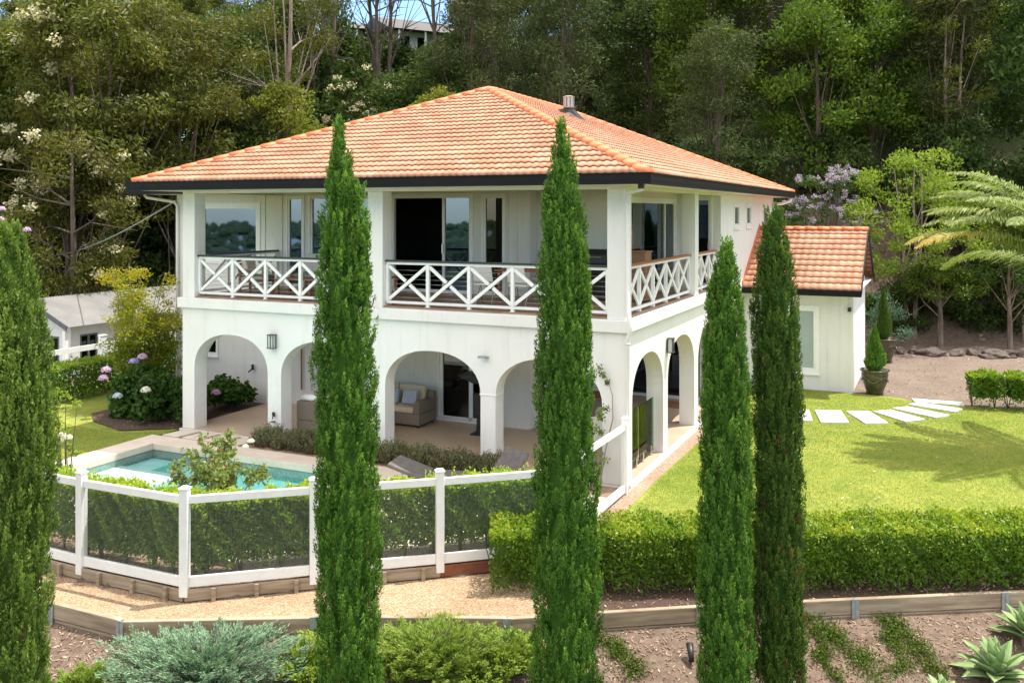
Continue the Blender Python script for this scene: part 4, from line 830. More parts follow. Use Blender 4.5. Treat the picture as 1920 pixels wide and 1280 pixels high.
for a in (-0.16, 0.16):
    for b in (-0.16, 0.16): MB().box(a-0.025, a+0.025, b-0.025, b+0.025, 0, 0.399).build('leg', M['ridge_tile'], t)
# sun loungers
def lounger(label, x, y, rz, angle):
    t = place('sun_lounger', label, 'sun lounger', x, y, -0.015, rz, 'grey sun loungers on the pool deck')
    mb = MB(); mb.box(-0.34, 0.34, -1.0, 0.35, 0.24, 0.29); mb.box(-0.34, -0.29, 0.35, 0.95, 0.24, 0.29); mb.box(0.29, 0.34, 0.35, 0.95, 0.24, 0.29); mb.build('frame', M['lounger_fabric'], t)
    for a in (-0.31, 0.31):
        for b in (-0.9, 0.85): MB().box(a-0.025, a+0.025, b-0.025, b+0.025, 0, 0.239).build('leg', M['lounger_fabric'], t)
    cushion('seat_pad', (0, -0.33, 0.33), 0.66, 1.34, 0.08, M['lounger_fabric'], t)
    c, s = math.cos(angle), math.sin(angle); cushion('back_pad', (0, 0.36+0.36*c, 0.34+0.36*s), 0.66, 0.74, 0.08, M['lounger_fabric'], t, rx=angle)
    mb = MB(); mb.beam((-0.25, 0.35+0.45*c, 0.28+0.45*s), (-0.25, 0.75, 0.25), 0.03, 0.03); mb.beam((0.25, 0.35+0.45*c, 0.28+0.45*s), (0.25, 0.75, 0.25), 0.03, 0.03); mb.build('prop', M['galv'], t)
lounger('grey sun lounger lying low behind the fence post, pad slightly peaked', -2.95, -1.9, 1.75, 0.30)
lounger('grey sun lounger with raised backrest beside the tall right-centre cypress', -2.0, -2.25, -0.49, 0.85)
# shed next door, rail fence, cable
shed = thing('garden_shed', 'white weatherboard outbuilding with grey corrugated gable roof beyond the boundary hedge', 'shed', L(-20.3, 4.0, -1.0), -ANG)
mb = MB(); wallr(mb, 'x', 0, 0.12, 0.12, 9.0, 0, 2.55, [(0.35, 1.05, 0.9, 2.25)]); wallr(mb, 'y', 0, 0.12, -3.4, 0, 0, 2.55, [(-1.15, -0.55, 0.1, 2.2)])
mb.prism([(-3.4, 2.551), (-1.7, 3.28), (0, 2.551)], lambda a, z: (a, 0.0, z), lambda a, z: (a, 0.12, z)); mb.box(-3.4, -3.28, 0.12, 9, 0, 2.55); mb.build('wall', M['shed_wall'], shed)
V, Fq = [], []; nn = 90
for side in (1, -1):
    for rowi, (x, z) in enumerate(((-1.7, 3.42), (-1.7+side*1.95, 2.58))):
        for k in range(nn*4+1): V.append((x, -0.35+k*9.6/(nn*4), z + 0.012*math.sin(k*math.pi/2)))
b = nn*4+1
for s in (0, 2):
    for k in range(nn*4): Fq.append((s*b+k, s*b+k+1, (s+1)*b+k+1, (s+1)*b+k))
mesh_quads('roof', np.array(V), M['iron_roof'], shed, None, np.array(Fq))
mb = MB(); mb.beam((-1.7, -0.37, 3.40), (0.27, -0.37, 2.55), 0.03, 0.16); mb.beam((-1.7, -0.37, 3.40), (-3.67, -0.37, 2.55), 0.03, 0.16); mb.build('barge_board', M['shed_trim'], shed)
opening('window', 'x', 0, 0.35, 1.05, 0.9, 2.25, shed, fmat=M['shed_trim'], pmat_=M['glass_dark'], fw=0.06, mull=(0.7,))
opening('window', 'y', 0, -1.15, -0.55, 0.1, 2.2, shed, fmat=M['shed_trim'], pmat_=M['glass_dark'], fw=0.06)
mb = MB(); mb.box(0.002, 0.13, -0.33, -0.20, 0, 2.45); mb.build('porch_post', M['white_paint'], shed)
rf = thing('rail_fence', 'white two rail timber fence behind the boundary hedge beside the shed', 'fence', L(-18.0, 1, -0.5))
for i in range(5):
    p = L(-18.15, -1.4+i*2.4, 0); mb = MB(); mb.cbox(p + Vector((0, 0, 0.45)), 0.17, 0.17, 2.0, rz=-ANG); mb.cbox(p + Vector((0, 0, 1.47)), 0.2, 0.2, 0.04, rz=-ANG); o = mb.build('post', M['white_paint'], rf, bevel=0.01); o.location = -rf.location
    if i < 4:
        q = L(-18.15, -1.4+(i+1)*2.4, 0)
        for z in (1.16, 0.55): mb = MB(); mb.beam(p.lerp(q, 0.04) + Vector((0, 0, z)), p.lerp(q, 0.96) + Vector((0, 0, z)), 0.05, 0.16); o = mb.build('rail', M['white_paint'], rf); o.location = -rf.location
a, b = AT(40, 485, 40), L(-15.0, 3.4, 5.7); mb = MB(); mb.tube([a.lerp(b, i/16) + Vector((0, 0, -0.5*math.sin(math.pi*i/16))) for i in range(17)], 0.02, 5)
tag(mb.build('overhead_cable', M['galv']), 'thin grey overhead cable running to the left side of the villa', 'cable')
# ground spotlight
t = thing('garden_spotlight', 'small black garden spotlight lying on the mulch between two cypresses', 'spotlight', (2.40, 12.25, hz(2.40, 12.25)), 0.5)
mb = MB(); mb.tube([(0, 0, -0.05), (0.0, 0, 0.10)], 0.012, 8); mb.build('spike', M['black'], t)
mb = MB(); mb.tube([(-0.03, -0.05, 0.05), (0.0, 0.0, 0.12), (0.05, 0.09, 0.22)], [0.035, 0.04, 0.05], 12); mb.build('lamp_head', M['black'], t, smooth=True)
# far hilltop house
def hill_house(label, X, Y, z, w, rz, roofh):
    t = thing('hilltop_house', label, 'house', (X, Y, z), rz); mb = MB(); wallr(mb, 'y', 0, 0.2, 0, w, 0, 3.0, [(0.8+i*1.6, 1.7+i*1.6, 0.5, 2.5) for i in range(int(w/1.6)-1)]); mb.box(0, w, 5.8, 6, 0, 3); mb.box(0, 0.2, 0.2, 5.8, 0, 3); mb.box(w-0.2, w, 0.2, 5.8, 0, 3); mb.build('wall', M['shed_wall'], t)
    MB().box(0.2, w-0.2, 0.4, 0.5, 0.3, 2.8).build('window', M['glass_dark'], t)
    mb = MB(); mb.prism([(-1.2, 2.9), (3.0, 2.9+roofh), (7.2, 2.9)], lambda a, z: (-0.8, a, z), lambda a, z: (w+0.8, a, z)); mb.build('roof', M['black'], t)
    for i in range(4): MB().box(0.3+i*(w-0.6)/3-0.07, 0.3+i*(w-0.6)/3+0.07, -1.0, -0.86, -0.5, 2.9).build('post', M['white_paint'], t)
    MB().box(-0.3, w+0.3, -1.1, 0, -0.5, -0.3).build('deck', M['shed_trim'], t)
# ------------------------------------------------------------------ plants near the camera
M['dry_spray'] = leafmat('dry_spray', (0.10, 0.055, 0.02), (0.22, 0.12, 0.05), None, 0.2, 0.8, 0.0, 0.0)
def vnoise(a, z, seed):
    r = np.random.default_rng(seed); s = np.zeros_like(a)
    for f, am in ((2, 1.0), (3, 0.9), (5, 0.7), (8, 0.5), (13, 0.3)):
        s += am*np.sin(f*a + r.uniform(0, 6.28) + 1.3*np.sin(z*r.uniform(1.5, 3.5) + r.uniform(0, 6)))*np.sin(z*r.uniform(1.2, 3.2)*f**0.4 + r.uniform(0, 6.28))
    return s/1.9
def cypress(label, px, Y, top_y, prof, mat, seed, lean=0.0, leaders=(), dens=1.0, size=1.0, dry=0):
    """prof: (height fraction, radius) table; leaders: (dx, dy, top fraction, radius)"""
    X = (px-CX)/FPX*Y; zb = hz(X, Y); zt = CAMZ - (top_y-HY)/FPX*Y; Ht = zt - zb
    t = thing('cypress', label, 'cypress tree', (X, Y, zb), 0, 'tall pencil cypresses in front of the villa')
    mb = MB(); mb.tube([(0, 0, -0.1), (0, 0, Ht*0.5), (lean*0.8, 0, Ht*0.97)], [0.09, 0.05, 0.012], 8); mb.build('trunk', M['bark_dark'], t)
    hf, rf_ = [p[0] for p in prof], [p[1] for p in prof]
    rng = np.random.default_rng(seed)
    def rad(z): return 0.94*np.interp(z/Ht, hf, rf_)
    cs, axs, tint = [], [], []
    n = int(3200*dens*Ht/7)
    z = rng.uniform(0.03, 0.985, n)*Ht; th = rng.uniform(0, 2*np.pi, n)
    keep = rng.random(n) < (0.25 + 0.75*rad(z)/max(rf_)); z, th = z[keep], th[keep]
    lump = vnoise(th, z*1.6, seed); r = rad(z)*(0.92 + 0.17*lump + 0.07*np.sin(9*th + 2.1*np.sin(z*3.1+seed))*np.sin(z*4.3+3*th) + rng.uniform(-0.24, 0.05, len(z)))
    cx = lean*(z/Ht)**2
    C = np.stack([cx + r*np.cos(th), r*np.sin(th), z], 1)
    A = np.stack([0.16*np.cos(th), 0.16*np.sin(th), np.ones_like(th)], 1) + rng.normal(0, 0.065, (len(th), 3)); A = unit(A)
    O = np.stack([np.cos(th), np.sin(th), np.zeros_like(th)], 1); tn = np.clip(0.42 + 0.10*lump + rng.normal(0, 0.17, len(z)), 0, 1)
    for (dx, dy, tf, lr, z0f) in leaders:
        m = int(170*dens); zz = rng.uniform(z0f, tf, m)*Ht; tt = rng.uniform(0, 2*np.pi, m); rr = lr*np.clip((tf*Ht - zz)/(0.35*(tf-z0f)*Ht), 0.05, 1)*rng.uniform(0.7, 1.05, m)
        C = np.concatenate([C, np.stack([dx + rr*np.cos(tt), dy + rr*np.sin(tt), zz], 1)]); A = np.concatenate([A, unit(np.stack([0.2*np.cos(tt), 0.2*np.sin(tt), np.ones(m)], 1) + rng.normal(0, 0.1, (m, 3)))])
        O = np.concatenate([O, np.stack([np.cos(tt), np.sin(tt), np.zeros(m)], 1)]); tn = np.concatenate([tn, np.clip(rng.normal(0.55, 0.15, m), 0, 1)])
    k = 42; m = len(C); ln = rng.uniform(0.10, 0.20, m)*size
    u = rng.uniform(-0.15, 1, (m, k)); w = 0.042*size*(1.1-np.abs(u-0.25))
    Pp = C[:, None] + A[:, None]*(u*ln[:, None])[..., None] + np.clip(rng.normal(0, 1, (m, k, 3)), -1.7, 1.7)*w[..., None]*0.44
    D = A[:, None]*0.9 + O[:, None]*0.22 + rng.normal(0, 0.34, (m, k, 3)); D = D.reshape(-1, 3)
    N = unit((O[:, None] + A[:, None]*0.35 + rng.normal(0, 0.42, (m, k, 3))).reshape(-1, 3))
    T = np.clip(tn[:, None] + 0.46*(u-0.42) + rng.normal(0, 0.08, (m, k)), 0, 1).reshape(-1)  # tint rises to the tips: young growth, plus painted lit tips and dark crevices
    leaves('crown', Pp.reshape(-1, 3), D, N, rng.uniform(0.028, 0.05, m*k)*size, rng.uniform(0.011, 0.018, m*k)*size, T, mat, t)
    if dry:
        q = rng.choice(m, dry, replace=False); q = q[(C[q, 2] < 0.55*Ht)]; kk = 46; uu = rng.uniform(0, 1, (len(q), kk, 1))
        Pd = (C[q]*np.array([1.02, 1.02, 1]))[:, None] + A[q][:, None]*uu*0.15 + rng.normal(0, 0.022, (len(q), kk, 3))
        leaves('dry_foliage', Pd.reshape(-1, 3), (A[q][:, None] + rng.normal(0, 0.4, (len(q), kk, 3))).reshape(-1, 3), rvec(len(q)*kk), 0.035, 0.012, np.clip(rng.normal(0.3, 0.15, len(q)*kk), 0, 1), M['dry_spray'], t)
    # dense inner growth so that the column is opaque
    zz = np.linspace(0.02, 0.96, 40)*Ht; aa = np.linspace(0, 2*np.pi, 25)[:-1]; G = []
    for q in zz:
        rr = 0.56*rad(np.full_like(aa, q))*(1 + 0.16*vnoise(aa, np.full_like(aa, q*1.6), seed)); G.append(np.stack([lean*(q/Ht)**2 + rr*np.cos(aa), rr*np.sin(aa), np.full_like(aa, q)], 1))
    G = np.concatenate(G); Fq = []
    for i in range(39):
        for j in range(24): Fq.append((i*24+j, i*24+(j+1) % 24, (i+1)*24+(j+1) % 24, (i+1)*24+j))
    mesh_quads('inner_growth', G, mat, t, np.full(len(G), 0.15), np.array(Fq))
    return t
P2 = [(0, 0.30), (0.08, 0.40), (0.3, 0.40), (0.5, 0.38), (0.66, 0.36), (0.75, 0.32), (0.83, 0.245), (0.89, 0.165), (0.93, 0.085), (0.965, 0.035), (1, 0.01)]
P3 = [(0, 0.32), (0.08, 0.42), (0.25, 0.41), (0.45, 0.37), (0.62, 0.345), (0.75, 0.31), (0.84, 0.255), (0.90, 0.185), (0.94, 0.10), (0.97, 0.045), (1, 0.01)]
P4 = [(0, 0.30), (0.1, 0.345), (0.35, 0.345), (0.5, 0.34), (0.62, 0.31), (0.74, 0.265), (0.84, 0.215), (0.92, 0.15), (0.97, 0.07), (1, 0.012)]
P5 = [(0, 0.33), (0.1, 0.35), (0.35, 0.335), (0.5, 0.33), (0.7, 0.325), (0.82, 0.27), (0.90, 0.20), (0.97, 0.10), (1, 0.02)]
P1 = [(0, 0.40), (0.1, 0.50), (0.3, 0.46), (0.5, 0.50), (0.66, 0.54), (0.78, 0.44), (0.88, 0.32), (0.96, 0.15), (1, 0.03)]
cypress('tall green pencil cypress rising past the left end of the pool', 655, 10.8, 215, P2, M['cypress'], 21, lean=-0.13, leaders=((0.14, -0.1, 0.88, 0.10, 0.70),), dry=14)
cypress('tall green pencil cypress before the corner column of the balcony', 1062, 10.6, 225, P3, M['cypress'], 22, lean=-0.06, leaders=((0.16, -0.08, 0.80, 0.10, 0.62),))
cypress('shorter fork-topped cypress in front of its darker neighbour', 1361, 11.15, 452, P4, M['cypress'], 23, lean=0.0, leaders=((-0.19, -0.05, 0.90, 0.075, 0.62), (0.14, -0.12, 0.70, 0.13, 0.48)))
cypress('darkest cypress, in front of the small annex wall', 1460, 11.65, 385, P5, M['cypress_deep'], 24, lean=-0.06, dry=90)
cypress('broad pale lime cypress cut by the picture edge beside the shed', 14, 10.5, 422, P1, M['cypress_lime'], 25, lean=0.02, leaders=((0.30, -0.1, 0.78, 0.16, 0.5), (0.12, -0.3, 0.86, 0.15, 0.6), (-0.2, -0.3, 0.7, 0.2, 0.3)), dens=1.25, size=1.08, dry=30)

def hedge(label, a, b, width, z0, h, n, group=None, leaf=0.052, mat=None, seed=1, stems=True, gap=0.10, lob=0.0, shoots=0):
    """clipped hedge from a to b (ground points of its centre line)"""
    rng = np.random.default_rng(seed); a, b = Vector((a[0], a[1], z0)), Vector((b[0], b[1], z0)); d = b-a; ln = d.length; rz = math.atan2(d.y, d.x)
    t = thing('hedge', label, 'hedge', a, rz, group)
    def pts(n):
        x = rng.uniform(-0.08, ln+0.08, n); s = rng.random(n)
        per = 2*h + width; q = rng.uniform(0, per, n); dep = np.abs(rng.normal(0, 0.075, n))
        y = np.where(q < h, -width/2 + dep, np.where(q < h+width, q - h - width/2, width/2 - dep))
        zz = np.where(q < h, q, np.where(q < h+width, h - dep, q - h - width))
        bu = 0.045*np.sin(x*5.1+seed) + 0.04*np.sin(x*11+2*seed+zz*7) + 0.03*np.sin(x*23+zz*19) + lob*np.abs(np.sin(x*math.pi/0.62))
        y = y + np.where(q < h, -bu, np.where(q > h+width, bu, 0)); zz = zz + np.where((q >= h) & (q <= h+width), bu*0.9, 0)
        thin = rng.random(n) < np.clip((zz - gap)/0.22, 0.06, 1)
        return x[thin], y[thin], zz[thin], q[thin]
    x, y, z, q = pts(n); m = len(x); top = (q >= h) & (q <= h+width)
    O = np.stack([np.zeros(m), np.where(q < h, -1.0, np.where(q > h+width, 1.0, 0.0)), np.where(top, 1.0, 0.25)], 1)
    D = unit(O*0.5 + rng.normal(0, 0.7, (m, 3)) + np.array([0, 0, 0.35])); N = unit(O + rng.normal(0, 0.5, (m, 3)))
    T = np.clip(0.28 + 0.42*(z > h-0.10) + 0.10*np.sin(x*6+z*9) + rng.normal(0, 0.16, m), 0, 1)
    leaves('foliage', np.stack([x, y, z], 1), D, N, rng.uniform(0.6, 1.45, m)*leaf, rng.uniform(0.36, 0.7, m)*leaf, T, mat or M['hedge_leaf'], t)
    if shoots:
        k = int(shoots*ln); sx, sy = rng.uniform(0, ln, k), rng.uniform(-width/2, width/2, k); q = 9; u = rng.uniform(0, 1, (k, q)); sh = rng.uniform(0.06, 0.17, k); lean = rng.normal(0, 0.05, (k, 2))
        Cs = np.stack([sx[:, None] + lean[:, :1]*u, sy[:, None] + lean[:, 1:]*u, h - 0.04 + sh[:, None]*u], 2) + rng.normal(0, 0.012, (k, q, 3)); n_ = k*q
        leaves('young_foliage', Cs.reshape(-1, 3), unit(rng.normal(0, 0.55, (n_, 3)) + np.array([0, 0, 0.7])), rvec(n_), leaf*0.9, leaf*0.42, np.clip(rng.normal(0.8, 0.15, n_), 0, 1), mat or M['hedge_leaf'], t)
    # inner twigs and leaves
    m = n//4; C = np.stack([rng.uniform(0, ln, m), rng.uniform(-width/2+0.08, width/2-0.08, m), rng.uniform(gap+0.05, h-0.05, m)], 1)
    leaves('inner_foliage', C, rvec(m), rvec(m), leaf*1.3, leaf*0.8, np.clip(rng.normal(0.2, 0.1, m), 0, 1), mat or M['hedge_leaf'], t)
    if stems:
        mb = MB(); k = int(ln/0.42)
        for i in range(k+1):
            x0 = ln*i/max(k, 1) + rng.uniform(-0.08, 0.08)
            for j in range(3):
                e = (x0 + rng.uniform(-0.22, 0.22), rng.uniform(-width/2+0.05, width/2-0.05), h*0.7); mb.tube([(x0, 0, -0.05), (x0*0.6+e[0]*0.4, e[1]*0.5, h*0.3), e], [0.018, 0.012, 0.005], 5, False)
        mb.build('stems', M['bark_dark'], t)
    return t
hedge('long clipped bright green hedge between lawn and timber retaining wall', (-0.26, 13.92), (13.5, 14.15), 0.95, -0.34, 0.95, 70000, seed=3, leaf=0.058, gap=0.03, shoots=18)
# hedge just inside the pool fence: one plant row, bending with the fence
def along(p, q, off, label, seed, n, a0=0.0, a1=0.0):
    P, Q = L(*p), L(*q); d = (Q-P).normalized(); nrm = Vector((-d.y, d.x, 0)); P = P + nrm*off + d*a0; Q = Q + nrm*off - d*a1
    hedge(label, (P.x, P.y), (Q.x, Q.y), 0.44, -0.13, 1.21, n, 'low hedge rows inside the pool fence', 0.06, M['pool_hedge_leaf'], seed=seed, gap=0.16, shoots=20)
along((-11.6, -7.05), (-6.4, -7.15), 0.40, 'leafy hedge row inside the fence beside the lime cypress', 5, 26000)
along((-6.4, -7.15), (-4.35, -7.1), 0.42, 'leafy hedge row inside the fence panel left of the corner post', 6, 22000)
along((-4.35, -7.1), (-2.94, -5.94), 0.42, 'leafy hedge row inside the fence panel right of the corner post', 7, 16000, 0.2)
along((-2.94, -5.94), (-1.45, -4.76), 0.42, 'leafy hedge row inside the fence behind the tall left-centre cypress', 8, 13000)
along((-1.45, -4.76), (-0.12, -3.6), 0.42, 'leafy hedge row inside the fence below the sun loungers', 9, 13000)
# boundary hedge, left
a, b = L(-17.25, -1.2), L(-17.0, 9.5)
hedge('clipped green boundary hedge along the left lawn below the shed', (a.x, a.y), (b.x, b.y), 0.85, -0.15, 1.15, 26000, seed=12, leaf=0.075)
# low shrubs right of the driveway
for i, (x, y) in enumerate(((13.15, 25.45), (14.05, 25.2), (14.95, 25.0), (15.9, 24.8), (16.9, 24.6))):
    hedge(['small clipped shrub at the driveway end of the right hedge row', 'second small clipped shrub of the row beside the driveway', 'small clipped shrub at the picture edge beside the driveway', 'clipped shrub beyond the picture edge in the right row', 'last clipped shrub of the right row'][i], (x-0.3, y+0.06), (x+0.34, y-0.06), 0.8, -0.12, 0.98, 5000, 'small clipped shrubs beside the driveway', 0.075, seed=30+i, gap=0.25)

def blob_leaves(blobs, rng, per, leaf, asp=0.45, up=0.35, droop=0.0, shell=0.5):
    """blobs: (x, y, z, rx, ry, rz). Leaves fill each clump, denser near its surface."""
    C, D, N, T, Ls, Ws = [], [], [], [], [], []
    for (x, y, z, rx, ry, rz) in blobs:
        n = int(per*rng.uniform(0.75, 1.25)); u = rng.normal(size=(n, 3)); u /= np.linalg.norm(u, axis=1, keepdims=True)
        r = rng.random(n)**shell; lump = 1 + 0.22*np.sin(u[:, 0]*5+x)*np.sin(u[:, 1]*5+y) + 0.15*np.sin(u[:, 2]*8+z)
        C.append(np.array([x, y, z]) + u*r[:, None]*lump[:, None]*np.array([rx, ry, rz]))
        D.append(unit(u*0.6 + rng.normal(0, 0.6, (n, 3)) + np.array([0, 0, up - droop]))); N.append(unit(u*0.95 + rng.normal(0, 0.38, (n, 3)) + np.array([0, 0, 0.35])))
        T.append(np.clip(rng.uniform(0.2, 0.62) + rng.normal(0, 0.16, n), 0, 1)); Ls.append(rng.uniform(0.7, 1.3, n)*leaf); Ws.append(rng.uniform(0.75, 1.25, n)*leaf*asp)
    return [np.concatenate(a) for a in (C, D, N, Ls, Ws, T)]
def bush(name, label, cat, loc, blobs, per, leaf, mat, seed, group=None, asp=0.5, up=0.35, droop=0.0, stems=None, part='foliage', shell=0.5):
    rng = np.random.default_rng(seed); t = thing(name, label, cat, loc, 0, group); C, D, N, Ls, Ws, T = blob_leaves(blobs, rng, per, leaf, asp, up, droop, shell)
    C[:, 2] = np.maximum(C[:, 2], 0.03)
    leaves(part, C, D, N, Ls, Ws, T, mat, t)
    mb = MB()
    for (x, y, z, rx, ry, rz) in blobs: mb.tube([(x*0.15, y*0.15, -0.05), (x*0.55, y*0.5, z*0.5), (x, y, z)], [stems or 0.016, (stems or 0.016)*0.7, 0.004], 5, False)
    mb.build('stems', M['bark_dark'], t); return t
def heads(t, pts, r, mats, seed):
    rng = np.random.default_rng(seed)
    for i, p in enumerate(pts):
        n = 150; u = rvec(n); u[:, 2] = np.abs(u[:, 2])*0.9 - 0.15; C = np.array(p) + u*r*rng.uniform(0.85, 1.05, (n, 1))
        leaves('flower_head', C, unit(np.cross(u, rvec(n))), u, r*0.42, r*0.36, rng.uniform(0, 1, n), mats[i % len(mats)], t)
def rb(rng, n, rx, ry, h, br, zl=0.2):
    return [(rng.uniform(-rx, rx), rng.uniform(-ry, ry), rng.uniform(zl, h), br*rng.uniform(0.7, 1.2), br*rng.uniform(0.7, 1.2), br*rng.uniform(0.6, 1.0)) for _ in range(n)]
r_ = np.random.default_rng(5)
h1 = L(-13.7, 0.85, -0.06); t = bush('hydrangea', 'large hydrangea with pink and lilac flower heads in front of the golden tree', 'hydrangea', h1, rb(r_, 26, 0.85, 0.6, 1.05, 0.30), 260, 0.14, M['hydrangea_leaf'], 41, 'hydrangeas in the left bed', asp=0.72, up=-0.05)
heads(t, [(-0.85, -0.3, 1.22), (-0.90, -0.35, 1.02), (-0.1, -0.35, 1.45), (0.07, -0.2, 1.55), (-0.35, -0.75, 0.62)], 0.13, [M['pink'], M['pink'], M['lilac'], M['pink'], M['paleblue']], 3)
h2 = L(-12.35, 0.75, -0.06); t = bush('hydrangea', 'dark green hydrangea with a few pale flower heads beside the arcade corner', 'hydrangea', h2, rb(r_, 24, 0.75, 0.6, 1.0, 0.30), 260, 0.14, M['hydrangea_leaf'], 42, 'hydrangeas in the left bed', asp=0.72, up=-0.05)
heads(t, [(-0.55, -0.72, 0.90), (0.72, -0.62, 0.72), (0.35, -0.2, 1.18)], 0.13, [M['white_petal'], M['lilac'], M['paleblue']], 4)
h3 = L(-12.1, 2.45, -0.06); t = bush('hydrangea', 'hydrangea seen through the leftmost arch against the patio wall', 'hydrangea', h3, rb(r_, 16, 0.5, 0.5, 0.72, 0.26), 260, 0.14, M['hydrangea_leaf'], 43, 'hydrangeas in the left bed', asp=0.72, up=-0.05)
heads(t, [(-0.2, -0.7, 0.55)], 0.13, [M['pink']], 5)
# golden multi-stemmed tree
g = L(-14.75, 1.7, -0.06); t = thing('golden_tree', 'golden multi-stemmed tree with orange tips at the left side of the villa', 'tree', g); mb = MB(); rng = np.random.default_rng(51); bl = []
for i in range(22):
    an = rng.uniform(0, 6.28); sp = rng.uniform(0.3, 1.2); hh = rng.uniform(2.5, 4.5) - 0.45*sp; e = (math.cos(an)*sp, math.sin(an)*sp*0.8, hh)
    mb.tube([(math.cos(an)*0.05, math.sin(an)*0.05, 0), (e[0]*0.35, e[1]*0.35, hh*0.45), e], [0.028, 0.018, 0.006], 6, False)
    for k in range(7):
        f = rng.uniform(0.42, 1.03); bl.append((e[0]*f + rng.normal(0, 0.16), e[1]*f + rng.normal(0, 0.16), hh*f, 0.27, 0.27, 0.20))
mb.build('trunk', M['bark_pale'], t); C, D, N, Ls, Ws, T = blob_leaves(bl, rng, 105, 0.08, 0.5, 0.1)
T = np.clip(0.15*C[:, 2] + 0.20*np.hypot(C[:, 0], C[:, 1])*(C[:, 2] > 2) - 0.06 + rng.normal(0, 0.15, len(T)), 0, 1); leaves('crown', C, D, N, Ls, Ws, T, M['maple_leaf'], t)
# rosemary mounds along the arcade
labs = ['at the paving slab end', 'next to the end one, before the wicker sofa back', 'beside the tall left-centre cypress', 'behind the tall left-centre cypress', 'before the sofa with cushions', 'below the glazed patio door', 'before the short column', 'at the sun lounger end']
for i in range(8):
    x = -8.35 + i*0.82; p = L(x, -0.42 + 0.03*math.sin(i*3), -0.04); rng = np.random.default_rng(60+i); n = 2600
    t = thing('rosemary', f'grey-green rosemary mound in the row, {labs[i]}', 'shrub', p, -ANG, 'rosemary mounds along the arcade'); ax = rng.uniform(-0.46, 0.46, 230); ay = rng.uniform(-0.3, 0.3, 230)
    hh = 0.50*np.sqrt(np.clip(1 - (ax/0.58)**2 - (ay/0.42)**2, 0.05, 1))*rng.uniform(0.75, 1.1, 230); k = 30
    u = rng.uniform(0.15, 1, (230, k)); C = np.stack([ax[:, None]*(0.65+0.45*u), ay[:, None]*(0.65+0.45*u), hh[:, None]*u], 2) + rng.normal(0, 0.022, (230, k, 3)); C = C.reshape(-1, 3)
    leaves('foliage', C, unit(rng.normal(0, 0.5, (len(C), 3)) + np.array([0, 0, 0.75])), rvec(len(C)), 0.06, 0.016, np.clip(0.25 + 0.45*u.reshape(-1) + rng.normal(0, 0.2, len(C)) - 0.2*(rng.random(len(C)) < 0.3), 0, 1), M['rosemary_leaf'], t)
    mb = MB()
    for j in range(0, 230, 6): mb.tube([(ax[j]*0.4, ay[j]*0.4, -0.03), (ax[j], ay[j], hh[j]*0.9)], [0.008, 0.003], 4, False)
    mb.build('stems', M['bark_dark'], t)
# rose bush by the fence corner
p = GP(412, 925, -0.1); p = AT(412, 900, 15.2); t = thing('rose_bush', 'open rose bush with bronze young leaves standing between fence corner and pool', 'rose bush', (p.x, p.y, -0.12)); mb = MB(); rng = np.random.default_rng(71); bl = []
for i in range(11):
    an = rng.uniform(0, 6.28); sp = rng.uniform(0.25, 0.95); hh = rng.uniform(1.1, 1.62); e = (math.cos(an)*sp*1.05, math.sin(an)*sp*0.7, hh); mb.tube([(e[0]*0.08, e[1]*0.08, 0), (e[0]*0.5, e[1]*0.5, hh*0.55), e], [0.016, 0.012, 0.005], 5, False)
    for k in range(8): f = rng.uniform(0.6, 1.04); bl.append((e[0]*f + rng.normal(0, 0.1), e[1]*f + rng.normal(0, 0.1), hh*f, 0.13, 0.13, 0.10))
mb.build('stems', M['bark_dark'], t); C, D, N, Ls, Ws, T = blob_leaves(bl, rng, 34, 0.08, 0.66, -0.1); leaves('foliage', C, D, N, Ls, Ws, np.clip(np.minimum(T, 0.62) + 0.5*(rng.random(len(T)) < 0.08), 0, 1), M['rose_leaf'], t)
heads(t, [(0.55, -0.1, 1.66), (0.47, -0.15, 1.58)], 0.06, [M['white_petal']], 9)
# small white rose at the lime cypress
p = AT(122, 850, 16.5); t = bush('rose_bush', 'slender white rose beside the broad lime cypress', 'rose bush', (p.x, p.y, -0.1), [(rng.normal(0, 0.12), rng.normal(0, 0.15), z, 0.12, 0.12, 0.1) for z in np.linspace(0.5, 2.2, 14)], 40, 0.07, M['lime_leaf'], 72, asp=0.6); heads(t, [(0.0, -0.1, 1.42), (0.10, -0.1, 1.38), (-0.1, 0, 1.3)], 0.08, [M['white_petal']], 10)
# climbing rose on the corner
t = thing('climbing_rose', 'climbing rose with bare stem against the corner wall of the arcade', 'climber', L(-0.45, -0.25, 0)); t.rotation_euler = (0, 0, -ANG); mb = MB()
mb.tube([(0, 0.02, 0), (0.10, 0.08, 0.7), (0.22, 0.16, 1.3), (0.20, 0.19, 1.75), (0.10, 0.19, 2.05), (-0.06, 0.17, 2.25)], [0.016, 0.012, 0.010, 0.008, 0.006, 0.004], 6); mb.tube([(0.02, 0.05, 0.2), (-0.15, 0.05, 0.9), (-0.25, 0, 1.35)], [0.012, 0.008, 0.004], 6); mb.build('stems', M['bark_pale'], t)
rng = np.random.default_rng(73); bl = [(-0.06, 0.14, 2.25, 0.08, 0.07, 0.10), (0.02, 0.15, 2.12, 0.07, 0.06, 0.07), (0.10, 0.15, 2.0, 0.07, 0.06, 0.05)] + [(rng.uniform(-0.38, 0.14), rng.uniform(-0.1, 0.12), rng.uniform(0.5, 1.5), 0.10, 0.09, 0.10) for _ in range(15)]
C, D, N, Ls, Ws, T = blob_leaves(bl, rng, 40, 0.06, 0.65, 0.0); leaves('foliage', C, D, N, Ls, Ws, T, M['rose_leaf'], t)
